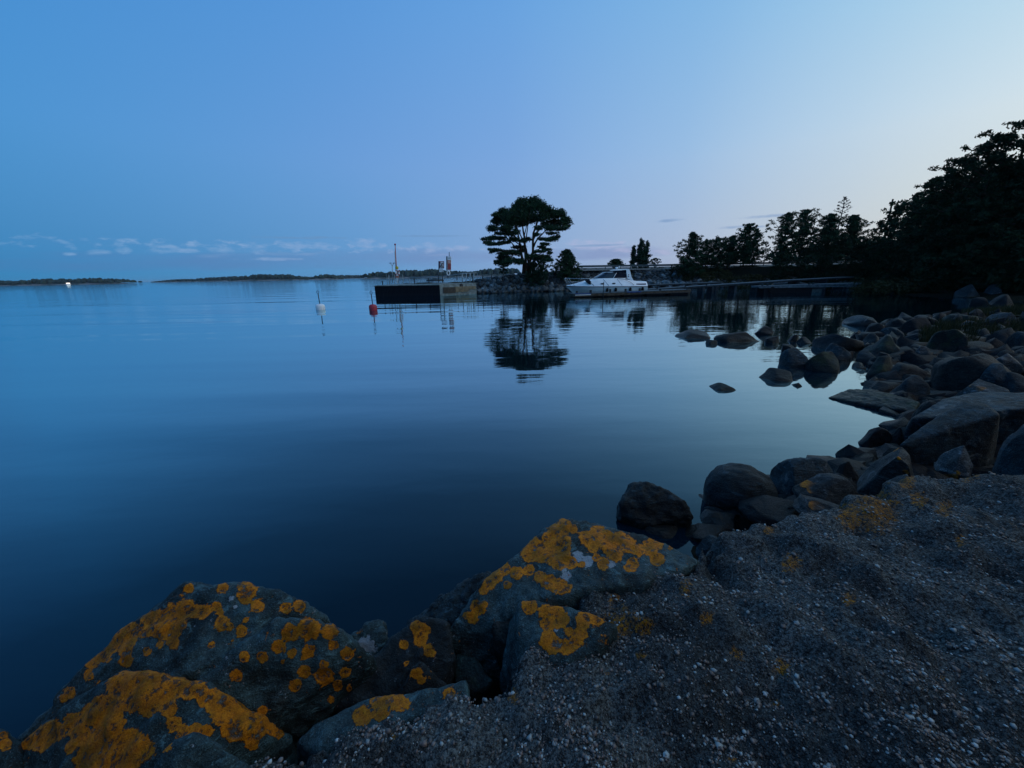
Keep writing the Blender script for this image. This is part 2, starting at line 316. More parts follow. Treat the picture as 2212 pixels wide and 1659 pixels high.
MAT = dict(
    water=m_water(),
    granite=m_rock('granite', (.005, .013, .018), (.020, .046, .060), warm=(.020, .028, .028), seed=1),
    granite_b=m_rock('blue_granite', (.008, .021, .029), (.034, .080, .104), warm=(.02, .04, .045), seed=5, pale=.25),
    granite_w=m_rock('warm_granite', (.010, .013, .014), (.038, .044, .042), warm=(.060, .046, .036), seed=9),
    granite_g=m_rock('mossy_granite', (.006, .016, .015), (.020, .048, .044), seed=12, moss=.7),
    granite_d=m_rock('wet_dark_granite', (.003, .006, .008), (.007, .013, .018), warm=(.006, .009, .011), seed=15),
    granite_p=m_rock('pale_granite', (.05, .06, .065), (.13, .15, .16), seed=18, pale=.7, lichen=.35),
    granite_l=m_rock('lichen_granite', (.024, .032, .036), (.062, .080, .088), seed=21, lichen=.42, pale=.2),
    hero_shaded=m_rock('shaded_lichened_rock', (.010, .016, .018), (.030, .042, .046), warm=(.03, .026, .02), painted=True, seed=4, bscale=1.6),  # browner stone, with the occlusion shade of the gap darkened into its colour
    hero=m_rock('lichened_boulder', (.022, .050, .054), (.075, .150, .165), warm=(.05, .06, .055), painted=True, seed=3, bscale=1.6),
    riprap=m_rock('quarried_stone', (.05, .07, .08), (.20, .26, .29), seed=31, random_tint=True, bscale=.8),
    bark=m_plain('pine_bark', (.05, .032, .022), .9, bump=.01),
    birch=m_plain('birch_bark', (.10, .09, .085), .9),
    pine=m_leaf('pine_needles', (.014, .038, .024), (.045, .098, .044)),
    juniper=m_leaf('juniper_needles', (.014, .038, .026), (.040, .088, .048)),
    leafy=m_leaf('broad_leaves', (.010, .026, .014), (.030, .062, .028)),
    twigs=m_leaf('bare_twigs', (.05, .045, .045), (.10, .085, .085)),
    grass=m_leaf('dry_grass', (.03, .035, .012), (.085, .075, .035)),
    conc=m_plain('weathered_concrete', (.23, .27, .26), .85, var=.3, scale=2.5, bump=.01),
    conc_d=m_plain('dark_concrete', (.08, .10, .10), .85, var=.35, scale=2),
    black=m_plain('tarred_timber', (.008, .011, .016), .7, var=.4, scale=1.5),
    wood_d=m_plain('brown_timber', (.10, .075, .055), .8, var=.4, scale=3),
    wood_l=m_plain('yellow_timber', (.30, .24, .15), .8, var=.35, scale=3),
    wood_g=m_plain('grey_timber', (.12, .15, .165), .8, var=.35, scale=2.5),
    wood_gd=m_plain('dark_grey_timber', (.045, .05, .055), .85, var=.35, scale=2.5),
    blue=m_plain('blue_paint', (.04, .09, .26), .6, var=.3, scale=3),
    steel=m_plain('galvanised_steel', (.30, .34, .36), .45, .6, var=.15),
    steel_d=m_plain('dark_steel', (.03, .04, .045), .5, .3),
    rail=m_plain('pale_steel_rail', (.35, .42, .44), .5, .2),
    rail_d=m_plain('dull_steel_rail', (.09, .12, .13), .6, .2),
    gel=m_plain('white_gelcoat', (.90, .95, .96), .25, var=.06, scale=1),
    gel_g=m_plain('grey_white_gelcoat', (.58, .66, .66), .3, var=.1, scale=1),
    glass=m_plain('tinted_glass', (.012, .022, .035), .08, var=.1),
    canvas=m_plain('navy_canvas', (.012, .016, .026), .8),
    navy=m_plain('navy_stripe', (.02, .035, .09), .4),
    chrome=m_plain('stainless_steel', (.6, .65, .68), .25, .9),
    rubber=m_plain('black_rubber', (.012, .012, .014), .7),
    red=m_plain('red_paint', (.42, .03, .05), .5, var=.15),
    maroon=m_plain('dark_red_paint', (.16, .02, .03), .5),
    salmon=m_plain('faded_red_paint', (.60, .20, .13), .6, var=.15),
    white=m_plain('white_paint', (.85, .87, .88), .5, var=.08),
    yellow=m_plain('yellow_paint', (.55, .42, .06), .6),
    grav=m_plain('road_gravel', (.16, .17, .165), .95, var=.3, scale=3),
    asph=m_plain('asphalt', (.055, .06, .065), .9, var=.3, scale=3),
)
def m_ground():
    t = NT('shore_soil'); p = t.pos(); n1 = t.noise(p, .8, 5); n2 = t.noise(p, 9, 5, .7)
    c = t.mix(t.sstep(n1, .4, .6), (.006, .008, .008), (.016, .018, .015)); c = t.mix(t.sstep(n2, .35, .7), t.mix(1.0, c, (.5, .5, .5), 'MULTIPLY'), c)
    return t.fin(c, .95, t.bump(n2, .05), **{'Specular IOR Level': .03})
MAT['ground'] = m_ground()
def m_slope():  # grass on the point, dark wood floor towards the right
    t = NT('dry_grass_bank'); p = t.pos(); n1 = t.noise(p, .5, 5); n2 = t.noise(p, 6, 5, .7)
    c = t.mix(t.sstep(n1, .4, .6), (.035, .042, .030), (.075, .080, .058)); c = t.mix(t.sstep(n2, .35, .7), t.mix(1.0, c, (.5, .5, .5), 'MULTIPLY'), c)
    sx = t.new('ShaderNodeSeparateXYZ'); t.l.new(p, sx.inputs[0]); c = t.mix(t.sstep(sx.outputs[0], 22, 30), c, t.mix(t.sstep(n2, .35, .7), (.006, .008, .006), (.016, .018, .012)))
    return t.fin(c, .95, t.bump(n2, .08), **{'Specular IOR Level': .03})
MAT['slope'] = m_slope()
def m_cong():
    t = NT('pebbled_rock'); p = t.pos(); n1 = t.noise(p, 1.6, 5, .6, .3); n2 = t.noise(p, 10, 6, .7); n3 = t.noise(p, 55, 5, .75)
    v = t.new('ShaderNodeTexVoronoi'); v.inputs['Scale'].default_value = 95; t.l.new(p, v.inputs[0])
    sc_ = t.new('ShaderNodeSeparateColor'); t.l.new(v.outputs['Color'], sc_.inputs[0])
    c = t.mix(t.sstep(n1, .35, .65), (.034, .044, .048), (.125, .142, .140))
    c = t.mix(t.math('MULTIPLY', t.sstep(n2, .5, .7), .5), c, (.13, .12, .105))
    c = t.mix(t.sstep(n3, .38, .62), t.mix(1.0, c, (.16, .18, .2), 'MULTIPLY'), t.mix(1.0, c, (1.6, 1.6, 1.6), 'MULTIPLY'))
    inside = t.sstep(v.outputs['Distance'], .5, .25)
    peb = t.ramp(sc_.outputs[0], [(0, (.02, .024, .03)), (.6, (.07, .07, .075)), (.9, (.16, .18, .19)), (1, (.3, .33, .35))])
    c = t.mix(t.math('MULTIPLY', inside, .75), c, peb)
    la = t.attr('lichen'); nn = t.math('SUBTRACT', t.noise(p, 34, 6, .68), .5)
    m2 = t.math('MULTIPLY', t.sstep(t.math('ADD', la, t.math('MULTIPLY', nn, 2.0)), .3, .6), t.sstep(n3, .40, .60), clamp=True)
    lc = t.ramp(t.noise(p, 60, 4, .7), [(.3, (.14, .05, .004)), (.7, (.62, .26, .01))]); c = t.mix(m2, c, lc)
    h = t.math('ADD', t.math('MULTIPLY', n3, .7), t.math('ADD', t.math('MULTIPLY', inside, .5), t.math('MULTIPLY', n2, 1.2)))
    return t.fin(c, .8, t.bump(h, .03), **{'Specular IOR Level': .2})
MAT['cong'] = m_cong()
def m_pebble():
    t = NT('pebble'); a = t.attr('tint')
    c = t.ramp(a, [(0, (.03, .03, .03)), (.35, (.10, .085, .08)), (.5, (.18, .13, .11)), (.65, (.20, .22, .22)), (.85, (.30, .36, .37)), (1, (.48, .54, .55))])
    return t.fin(c, .45)
MAT['pebble'] = m_pebble()
def m_island():
    t = NT('skerry_rock'); p = t.pos(); sp_ = t.new('ShaderNodeSeparateXYZ'); t.l.new(p, sp_.inputs[0])
    n = t.noise(p, .05, 5); k = t.sstep(t.math('ADD', sp_.outputs[2], t.math('MULTIPLY', t.math('SUBTRACT', n, .5), 10)), .2, 1.6)
    return t.fin(t.mix(k, (.22, .21, .22), (.03, .05, .045)), .9)
MAT['island'] = m_island()
t = NT('island_forest'); p = t.pos(); MAT['iforest'] = t.fin(t.mix(t.sstep(t.noise(p, .06, 5), .4, .65), (.012, .032, .030), (.034, .066, .056)), .95)
t = NT('lit_window'); t.fin((.8, .7, .6), .5); t.b.inputs['Emission Color'].default_value = (1, .84, .7, 1); t.b.inputs['Emission Strength'].default_value = 1.5; MAT['lit'] = t.m

# ------------------------------------------------------------------ sea
me = np_mesh('sea', [(-9000, -3000, 0), (9000, -3000, 0), (9000, 12000, 0), (-9000, 12000, 0)], [(0, 1, 2, 3)])
tag(link('sea', me, MAT['water']), kind='structure')

# ------------------------------------------------------------------ land
def P2(*l): return [tuple(G(x, y)[:2]) for x, y in l]
SHORE = ([(-3.2, -9), (-3.2, .3), (-2.6, 1.3), (-1.2, 1.75), (-.3, 2.1), (.6, 2.55)] + P2((1470, 1165), (1580, 1130), (1720, 1060), (1860, 1015), (1975, 950), (1975, 890), (1925, 850), (1885, 800),
         (1850, 775), (1810, 745), (1850, 718), (1920, 700), (1990, 690), (2080, 680), (2180, 672), (2240, 660), (2190, 650), (2120, 646), (2050, 642), (1980, 639), (1930, 636)) +
         [(40.5, 38), (44, 44), (45, 51), (41, 57), (34, 61), (26, 62.6), (20, 62.6), (9.7, 60.4), (2, 59), (-4.8, 57.4), (-9.6, 55), (-18.6, 57), (-19, 66), (-9, 68), (2, 74), (20, 80), (60, 90), (90, 130), (240, 200), (240, -60), (-3.2, -60)])
SP = np.array(SHORE)
def sdist(X, Y):
    P = np.stack([X, Y], -1); d = np.full(X.shape, 1e9); ins = np.zeros(X.shape, bool)
    for a, b in zip(SP, np.roll(SP, -1, 0)):
        ab = b - a; tt = np.clip(((P - a) @ ab) / (ab @ ab), 0, 1); q = P - (a + tt[..., None] * ab); d = np.minimum(d, np.hypot(q[..., 0], q[..., 1]))
        c = ((a[1] > Y) != (b[1] > Y)); 
        if b[1] != a[1]: c &= X < (b[0] - a[0]) * (Y - a[1]) / (b[1] - a[1]) + a[0]
        ins ^= c
    return np.where(ins, d, -d)
def land_z(X, Y):
    d = sdist(X, Y); far = np.clip((Y - 48) / 8, 0, 1)
    topf = np.interp(X, [-20, -5, 0, 4, 12, 200], [1.35, 1.6, 2.2, 2.85, 3.0, 3.0])
    near = np.minimum(d * .07, .22) + np.clip(d - 5, 0, 40) * .05
    rightside = np.clip((X - 24) / 10, 0, 1) * np.clip((Y - 15) / 8, 0, 1) * (1 - far)
    near = near * (1 - rightside) + rightside * (np.minimum(d * .10, .35) + np.clip(d - 4, 0, 40) * .12)
    farz = np.minimum(d * .68, topf)
    z = np.where(d > 0, near * (1 - far) + farz * far, d * .5)
    return np.maximum(z, -1.2), d
def noise_np(X, Y, s, seed=0, octv=3):
    out = np.zeros(X.shape)
    for i, (x, y) in enumerate(zip(X.ravel(), Y.ravel())): out.flat[i] = noise.fractal(Vector((x * s, y * s, seed)), .9, 2.0, octv)
    return out
def grid(name, x0, x1, y0, y1, st, mat, amp, nscale, keep, kind='structure', drop=0):
    xs = np.arange(x0, x1 + st / 2, st); ys = np.arange(y0, y1 + st / 2, st); X, Y = np.meshgrid(xs, ys)
    Z, d = land_z(X, Y); Z = Z + amp * noise_np(X, Y, nscale) * np.clip(d + .5, 0, 1) - drop
    n, m = X.shape; idx = np.arange(n * m).reshape(n, m)
    q = np.stack([idx[:-1, :-1], idx[:-1, 1:], idx[1:, 1:], idx[1:, :-1]], -1).reshape(-1, 4)
    k = keep(X, Y, d).ravel()[q].any(1); q = q[k]
    me = np_mesh(name, np.stack([X, Y, Z], -1).reshape(-1, 3), q); o = link(name, me, mat, smooth=True); tag(o, kind=kind); return o
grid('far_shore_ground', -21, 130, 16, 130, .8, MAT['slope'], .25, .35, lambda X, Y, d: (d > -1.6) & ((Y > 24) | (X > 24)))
grid('shore_ground', -6, 27.8, -8, 24, .16, MAT['ground'], .10, 1.3, lambda X, Y, d: d > -1.2, drop=.03)

# ------------------------------------------------------------------ islands along the horizon
def island(px0, px1, D, hts, label_seed):
    """long low forested skerry between two bearings at distance D, heights in metres along it"""
    a = ray(px0, 612 - .0194 * px0); b = ray(px1, 612 - .0194 * px1); a = a[:2] / a[1] * D; b = b[:2] / b[1] * D
    L = np.hypot(*(b - a)); t_ = (b - a) / L; nrm = np.array([-t_[1], t_[0]])
    if nrm[1] < 0: nrm = -nrm
    n = max(24, int(L / 5)); m = 14; W = 90
    V = []; T = []
    s = np.linspace(0, 1, n)
    prof = np.interp(s, np.linspace(0, 1, len(hts)), hts)
    for i in range(n):
        for j in range(m):
            v = j / (m - 1); c = a + t_ * L * s[i] + nrm * W * v
            e = math.sin(math.pi * min(1, max(0, v))) ** .45 * min(1, 6 * s[i] + .02, 6 * (1 - s[i]) + .02)
            z = (prof[i] * .35 + 1.2 * noise.fractal(Vector((c[0] * .02, c[1] * .02, 2)), 1, 2, 3)) * e - .4
            V.append((c[0], c[1], z))
    q = [(i * m + j, (i + 1) * m + j, (i + 1) * m + j + 1, i * m + j + 1) for i in range(n - 1) for j in range(m - 1)]
    isl = link('island', np_mesh('island', V, q), MAT['island'], smooth=True); tag(isl, kind='structure')
    # forest: many small cones / domes
    Vc = []; Tc = []
    cnt = int(L * 1.1)
    for _ in range(cnt):
        s_ = random.random(); v = random.uniform(.12, .9); edge = min(1, 7 * s_, 7 * (1 - s_)); hh = float(np.interp(s_, np.linspace(0, 1, len(hts)), hts))
        if random.random() > edge + .05 or (hh < 4.5 and random.random() < .8): continue
        c = a + t_ * L * s_ + nrm * W * v; g = hh * .35 * math.sin(math.pi * v) ** .45 - .5; ht = hh * .65 * random.uniform(.7, 1.12); r = random.uniform(2.5, 5); k0 = len(Vc)
        for zz, rr in ((g, r), (g + ht * .55, r * 1.1), (g + ht * .85, r * .7)):
            for k in range(5): an = k * 1.2566 + random.random(); Vc.append((c[0] + rr * math.cos(an), c[1] + rr * math.sin(an), zz))
        Vc.append((c[0], c[1], g + ht)); 
        for rr in (0, 5):
            for k in range(5): k2 = (k + 1) % 5; Tc += [(k0 + rr + k, k0 + rr + k2, k0 + rr + 5 + k2), (k0 + rr + k, k0 + rr + 5 + k2, k0 + rr + 5 + k)]
        for k in range(5): Tc.append((k0 + 10 + k, k0 + 10 + (k + 1) % 5, k0 + 15))
    fo = link('forest', np_mesh('forest', Vc, Tc), MAT['iforest'], isl); tag(fo, kind='stuff')
    return isl
island(-160, 235, 850, [7, 12, 14, 11, 9, 14, 14, 12, 14, 12, 6], 0)
island(305, 520, 1300, [3, 7, 10, 10, 13, 15, 16, 16], 1)
island(470, 655, 1000, [4, 11, 16, 17, 16, 16, 10, 4], 2)
island(600, 790, 1900, [8, 13, 12, 14, 18, 16, 18], 3)
island(660, 716, 900, [3, 11, 13, 10, 3], 4)
island(765, 960, 800, [7, 12, 15, 13, 16, 18, 17, 16, 18, 16, 12], 5)
island(900, 1130, 900, [10, 15, 17, 14, 12, 17, 19, 18, 19], 6)
hl = G(147, 614.6); hp = A(147, 613.5, 835); hp[2] = 2.2
hb = empty('motor_boat', (hp[0], hp[1], 0), 'tiny bright white boat lying off the far left island', 'boat')
bm = bmesh.new(); add_prism(bm, [(-4.5, 1.2), (-3.4, .1), (3.6, .1), (3.9, 1.3)], -1.3, 1.3); link('hull', bm_mesh('hull', bm), MAT['white'], hb)
bm = bmesh.new(); add_prism(bm, [(-2.6, 1.3), (-2.1, 3.7), (3.0, 3.7), (3.3, 1.3)], -1.1, 1.1); link('cabin', bm_mesh('cabin', bm), MAT['lit'], hb)
box_obj('roof', (.4, 0, 3.85), (5.8, 2.5, .25), MAT['white'], hb)

# ------------------------------------------------------------------ stones and boulders
def ico(sub):
    bm = bmesh.new(); bmesh.ops.create_icosphere(bm, subdivisions=sub, radius=1); bm.verts.ensure_lookup_table()
    V = np.array([v.co for v in bm.verts]); T = np.array([[v.index for v in f.verts] for f in bm.faces]); bm.free(); return V, T
ICO = {s: ico(s) for s in (1, 2, 3, 4, 5)}
def blob(seed, sub=4, cuts=6, rnd=.5, amp=.10, boxy=.35):
    V, T = ICO[sub]; r = np.random.default_rng(seed); V = V.copy()
    V = np.sign(V) * np.abs(V) ** (1 - boxy * .55); V /= np.abs(V).max(0)
    for _ in range(cuts):                                             # planar facets
        n = r.normal(size=3); n[2] = abs(n[2]) * .8 + .05; n /= np.linalg.norm(n); dlt = r.uniform(rnd, rnd + .35)
        s = V @ n - dlt; V = V - np.where(s > 0, s * .88, 0)[:, None] * n
    o = r.uniform(0, 100, 3)
    if sub >= 3:
        for i, v in enumerate(V):
            q = Vector(v * 1.15 + o); a = noise.fractal(q, 1.0, 2.0, 5 if sub >= 4 else 3)
            V[i] = v * (1 + amp * a)
    else: V = V * (1 + amp * r.normal(size=(len(V), 1)))
    V /= np.abs(V).max(0)
    return V, T
def boulder(x0, x1, yt, yb, label, mat='granite', zb=0.0, cat='boulder', seed=None, cuts=9, rnd=.50, depth=.85, boxy=.3, sub=4, tilt=0, group=None, peak=0):
    """boulder that spans x0..x1 on the picture, touching ground / water at height zb at row yb"""
    xc = (x0 + x1) / 2; base = G(xc, yb, zb); dist = np.linalg.norm(base - CAM)
    r0, r1 = ray(x0, (yt + yb) / 2), ray(x1, (yt + yb) / 2)
    ang = math.acos(np.clip(r0 @ r1 / np.linalg.norm(r0) / np.linalg.norm(r1), -1, 1)); rad = dist * math.tan(ang / 2)
    hd = base[:2] / np.linalg.norm(base[:2]); ry = rad * depth
    for _ in range(3):
        rad = (dist + ry * .8) * math.tan(ang / 2); ry = rad * depth
        ctr = base[:2] + hd * ry * .9
        top = ray(xc, yt); k = (np.linalg.norm(ctr) + ry * .12) / np.linalg.norm(top[:2]); ztop = H + top[2] * k
    ztop = max(ztop, zb + .05)
    zlow = zb - .35 * (ztop - zb) - .05; cz = zlow + (ztop - zlow) * .42
    seed = seed if seed is not None else int(x0 * 7 + yt * 13)
    V, T = blob(seed, sub, cuts, rnd, .10, boxy)
    if peak: V[:, 2] += peak * np.clip(1 - np.abs(V[:, 0] * 1.6) - .2, 0, 1) * (V[:, 2] > 0); V[:, 2] /= V[:, 2].max()
    Z = np.where(V[:, 2] > 0, V[:, 2] * (ztop - cz), V[:, 2] * (cz - zlow))
    X, Yv = V[:, 0] * rad, V[:, 1] * ry
    Z = Z + X * math.tan(tilt) * .5 * (V[:, 2] > -.5)
    a = math.atan2(hd[0], hd[1]); ca, sa = math.cos(-a), math.sin(-a)
    W = np.stack([X * ca - Yv * sa, X * sa + Yv * ca, Z + cz - (zb if zb else 0)], 1)
    me = np_mesh('boulder', W, T); o = link('boulder', me, MAT[mat], smooth=True); o.location = (ctr[0], ctr[1], zb if zb else 0)
    tag(o, label, cat, group); return o

def z5(x0, x1, y0, y1): return 1371.5 + .38 * x0, 1371.5 + .38 * x1, 630.9 + .38 * y0, 630.9 + .38 * y1
B5 = [  # span on an enlargement of the shore, label, material, extras
 ((220, 443, 208, 266), 'low flat dark rock awash, leftmost of the row off the shore', 'granite_d', {}),
 ((395, 468, 265, 298), 'small dark stone awash just right of the leftmost flat rock', 'granite_d', {}),
 ((440, 712, 222, 288), 'long dark wedge of rock in the middle of the offshore row', 'granite_d', dict(tilt=.1)),
 ((676, 786, 192, 242), 'rounded dark rock behind the right end of the long wedge', 'granite_d', {}),
 ((718, 820, 242, 292), 'blunt dark rock at the right end of the long wedge', 'granite_d', {}),
 ((860, 930, 235, 283), 'small round dark stone left of its wider neighbour, in the tree reflections', 'granite_d', {}),
 ((905, 1008, 247, 293), 'wide low dark stone right of the small round one in the tree reflections', 'granite_d', {}),
 ((825, 910, 285, 336), 'dark stone awash left above the pair of domed boulders', 'granite_d', {}),
 ((807, 985, 305, 428), 'domed grey boulder with pale cap, left one of the standing pair in the water', 'granite_b', dict(boxy=.5)),
 ((960, 1170, 322, 455), 'broad domed boulder with greenish cap, right one of the standing pair in the water', 'granite_g', dict(boxy=.4, rnd=.6)),
 ((685, 930, 430, 508), 'flat dark rock awash in front of the pair of domed boulders', 'granite_d', {}),
 ((885, 962, 507, 538), 'tiny dark stone poking out right of the flat rock in the water', 'granite_d', {}),
 ((410, 573, 516, 564), 'lone mossy green rock barely above the calm open water', 'granite_g', dict(boxy=.1)),
 ((990, 1290, 210, 330), 'large dark slanting boulder behind the standing pair', 'granite_d', dict(tilt=.35)),
 ((1060, 1255, 278, 395), 'smooth whale-backed boulder with pale top right behind the standing pair', 'granite_b', dict(boxy=.5)),
 ((1170, 1410, 125, 192), 'broad flat-topped boulder with bluish top, farthest out by the dark tree reflection', 'granite_b', dict(rnd=.6)),
 ((1430, 1535, 142, 190), 'small round boulder between the two broad ones at the far water edge', 'granite', {}),
 ((1505, 1690, 150, 225), 'long dark boulder sloping down left beside the far water edge', 'granite_d', dict(tilt=.25)),
 ((1720, 1930, 110, 185), 'large smooth boulder nearest the reeds on the far bend', 'granite_g', {}),
 ((1290, 1510, 245, 362), 'pointed dark green boulder amid the middle of the right shore', 'granite_g', dict(peak=.5)),
 ((1390, 1510, 205, 258), 'medium grey boulder just behind the pointed green one', 'granite_b', {}),
 ((1530, 1640, 218, 272), 'grey boulder left of the big smooth green slab', 'granite', {}),
 ((1260, 1380, 318, 402), 'round grey boulder below the left foot of the pointed green one', 'granite', {}),
 ((1360, 1450, 338, 402), 'small rounded boulder below the pointed green one', 'granite_d', {}),
 ((1310, 1470, 370, 482), 'steep-sided boulder beside the little inlet of bright water', 'granite_g', dict(boxy=.45)),
 ((1560, 1670, 296, 382), 'boulder with bright pale cap left of the huge flat rock', 'granite_p', {}),
 ((1480, 1570, 268, 312), 'small boulder tucked behind the pale-capped one', 'granite_b', {}),
 ((1495, 1560, 308, 352), 'small flat stone left of the pale-capped boulder', 'granite', {}),
 ((1645, 1890, 185, 360), 'big smooth green-grey slab leaning left with grass growing beside it', 'granite_g', dict(rnd=.6)),
 ((1850, 1960, 165, 222), 'pale rock wedged behind the smooth green slab', 'granite_p', {}),
 ((1960, 2160, 110, 205), 'rounded blue-grey boulder behind the grass tuft on the right shore', 'granite_b', {}),
 ((2140, 2300, 120, 215), 'brownish boulder at the right edge behind the grass tuft', 'granite_w', {}),
 ((2060, 2280, 228, 345), 'broad grey boulder right of the grass tuft', 'granite', {}),
 ((2020, 2110, 185, 235), 'small grey stone between the grass tuft and the broad grey boulder', 'granite_b', {}),
 ((1640, 2190, 316, 590), 'huge flat-topped rock with brownish back, the largest on the right shore', 'granite_w', dict(boxy=.7, rnd=.62, depth=.5)),
 ((1400, 1660, 385, 500), 'dark block against the left side of the huge flat-topped rock', 'granite_w', dict(boxy=.6)),
 ((1435, 1650, 475, 592), 'low rounded boulder at the water in front of the huge flat-topped rock', 'granite', {}),
 ((1940, 2120, 410, 505), 'blue-grey rock resting on the right end of the huge flat-topped rock', 'granite_b', dict(zb=.45)),
 ((2030, 2200, 345, 432), 'pale blue rock on the back of the huge flat-topped rock', 'granite_p', dict(zb=.55)),
 ((2170, 2320, 360, 450), 'dark rock at the right edge behind the pale blue one', 'granite_d', dict(zb=.5)),
 ((2020, 2300, 450, 575), 'rounded grey boulder at the right edge below the pale blue rock', 'granite', dict(zb=.3)),
 ((1300, 1400, 180, 232), 'small dark boulder below the broad bluish-topped one', 'granite_d', {}),
 ((1215, 1310, 215, 262), 'small dark boulder behind the whale-backed one', 'granite_d', {}),
 ((1640, 1720, 225, 262), 'small stone above the left shoulder of the smooth green slab', 'granite', {}),
 ((1455, 1530, 355, 395), 'small brown stone in front of the pointed green boulder', 'granite_w', {}),
 ((1540, 1620, 375, 412), 'little grey stone before the pale-capped boulder', 'granite', {}),
]
for sp_, lab, mt, kw in B5:
    a = z5(*sp_); right = (a[0] + a[1]) / 2 > 1900
    k = dict(kw); k.setdefault('zb', 0.0 if not right else .08)
    if right or a[0] > 1850: a = (a[0] - 5, a[1] + 6, a[2] - 3, a[3] + 3)
    boulder(*a, lab, mt, **k)
B1 = [
 ((1508, 1668, 1003, 1118), 'large smooth round dark boulder standing at the water edge', 'granite', dict(boxy=.25, rnd=.85, cuts=2) ),
 ((1652, 1796, 981, 1085), 'blue-grey egg-shaped boulder right of the large round dark one', 'granite_b', dict(rnd=.6, zb=.1)),
 ((1705, 1842, 1016, 1092), 'brownish boulder with a rusty lichen streak in front of the egg-shaped one', 'granite_l', dict(rnd=.6, zb=.3)),
 ((1588, 1762, 1072, 1138), 'long low dark slab in front of the large round boulder', 'granite_d', dict(zb=.2, boxy=.3)),
 ((1700, 1860, 1076, 1120), 'low dark slab with an orange lichen edge by the pebbled rock', 'granite_l', dict(zb=.45)),
 ((1840, 1985, 962, 1085), 'tall boulder with a whitish peak and orange stains', 'granite_l', dict(zb=.3, peak=.5, rnd=.6)),
 ((1850, 1922, 917, 968), 'dark rounded stone in the water left of its pointed twin', 'granite_d', dict(zb=0)),
 ((1903, 1960, 918, 975), 'dark pointed stone right of its rounded twin at the water edge', 'granite_d', dict(zb=0, peak=.6)),
 ((1957, 2042, 856, 945), 'round brown pitted boulder perched above the small cove', 'granite_w', dict(zb=.1, boxy=.3, rnd=.8, cuts=2)),
 ((2130, 2330, 905, 1060), 'big smooth blue boulder cut by the right edge of the view', 'granite_b', dict(zb=.45, boxy=.5, rnd=.7)),
 ((2012, 2116, 957, 1022), 'white and orange three-cornered lichened rock before the slanting slab', 'granite_p', dict(zb=.6, peak=.9)),
 ((1902, 1985, 1018, 1066), 'small white stone with a bright orange lichen patch at the pebbled rock', 'granite_p', dict(zb=.6)),
 ((1788, 1862, 992, 1040), 'narrow dark stone between the egg-shaped boulder and the peaked one', 'granite_d', dict(zb=.15)),
 ((1468, 1575, 1128, 1172), 'flat wet dark rock just above the water by the pebbled rock', 'granite_d', dict(zb=0.02)),
 ((1385, 1475, 1138, 1172), 'flat dark rock half hidden behind the big lichened one', 'granite_d', dict(zb=0)),
 ((1500, 1570, 1155, 1210), 'small blue-grey stone in the notch beside the pebbled rock', 'granite_b', dict(zb=.2)),
 ((2050, 2190, 812, 868), 'grey slab with a white quartz streak near the right edge', 'granite_p', dict(zb=.3)),
 ((2150, 2330, 850, 935), 'flat blue-grey slab at the right edge above the slanting slab', 'granite_b', dict(zb=.45)),
]
for sp_, lab, mt, kw in B1:
    k = dict(kw); k.pop('amp', 0); boulder(*sp_, lab, mt, sub=5, **k)
BF = [
 ((1898, 1958, 622, 633), 'flat dark slab at the water line of the far bend, nearest the jetties', 'granite', dict(depth=.4)),
 ((1962, 2012, 619, 634), 'low grey rock at the water line right of the flat slab on the far bend', 'granite_b', {}),
 ((2008, 2046, 603, 632), 'pale round-topped rock at the left end of the far rock bank', 'granite_b', dict(zb=.1)),
 ((2040, 2078, 596, 628), 'bluish upright rock second in the far rock bank', 'granite_b', dict(zb=.2)),
 ((2058, 2124, 612, 642), 'grey wedge in front of the bluish upright rock of the far bank', 'granite', dict(zb=.05)),
 ((2112, 2176, 604, 640), 'slanting pale-faced rock in the middle of the far rock bank', 'granite_b', dict(zb=.1, tilt=.3)),
 ((2160, 2230, 598, 636), 'big blunt rock at the right edge of the far rock bank', 'granite', dict(zb=.2)),
 ((2215, 2320, 594, 640), 'large rock ending the far bank beyond the right edge', 'granite_b', dict(zb=.2)),
 ((2130, 2200, 634, 660), 'low dark rock before the slanting pale-faced one', 'granite_d', dict(zb=.05)),
 ((2190, 2270, 640, 668), 'low dark rock by the right edge below the blunt one', 'granite_d', dict(zb=.05)),
 ((2085, 2140, 640, 660), 'small dark rock awash by the reeds of the far bend', 'granite_d', {}),
 ((1655, 1745, 600, 613), 'long pale slab of bare rock behind the low jetty', 'granite_p', dict(zb=.7, depth=.3)),
]
for sp_, lab, mt, kw in BF: boulder(*sp_, lab, mt, rnd=.42, **kw)
# small filler stones among the shore boulders (many, uncountable)
FB = [blob(70 + k, 2, 8, .45, .1) for k in range(6)]
Vs, Ts, k0 = [], [], 0
for i in range(1500):
    s = random.random(); 
    if i % 3: px, py = random.uniform(1540, 2330), random.uniform(690, 1120)
    else: px, py = random.uniform(1880, 2330), random.uniform(670, 900)
    p = G(px, py, .1); dd = float(sdist(np.array([p[0]]), np.array([p[1]]))[0])
    if dd < -.25 or dd > (3 if i < 900 else 12) or p[0] > 24: continue
    zg = float(land_z(np.array([p[0]]), np.array([p[1]]))[0][0]); V, T = FB[i % 6]; r = random.uniform(.05, .34) ** 1.25 * (1 + p[1] * .05)
    V = V * np.array([r * random.uniform(.8, 1.4), r, r * random.uniform(.6, 1.0)]); V = V * (1 + .12 * rng.normal(size=(len(V), 1)))
    a = random.random() * 6.28; V = V @ np.array([[math.cos(a), math.sin(a), 0], [-math.sin(a), math.cos(a), 0], [0, 0, 1]])
    Vs.append(V + np.array([p[0], p[1], zg + r * .1])); Ts.append(T + k0); k0 += len(V)
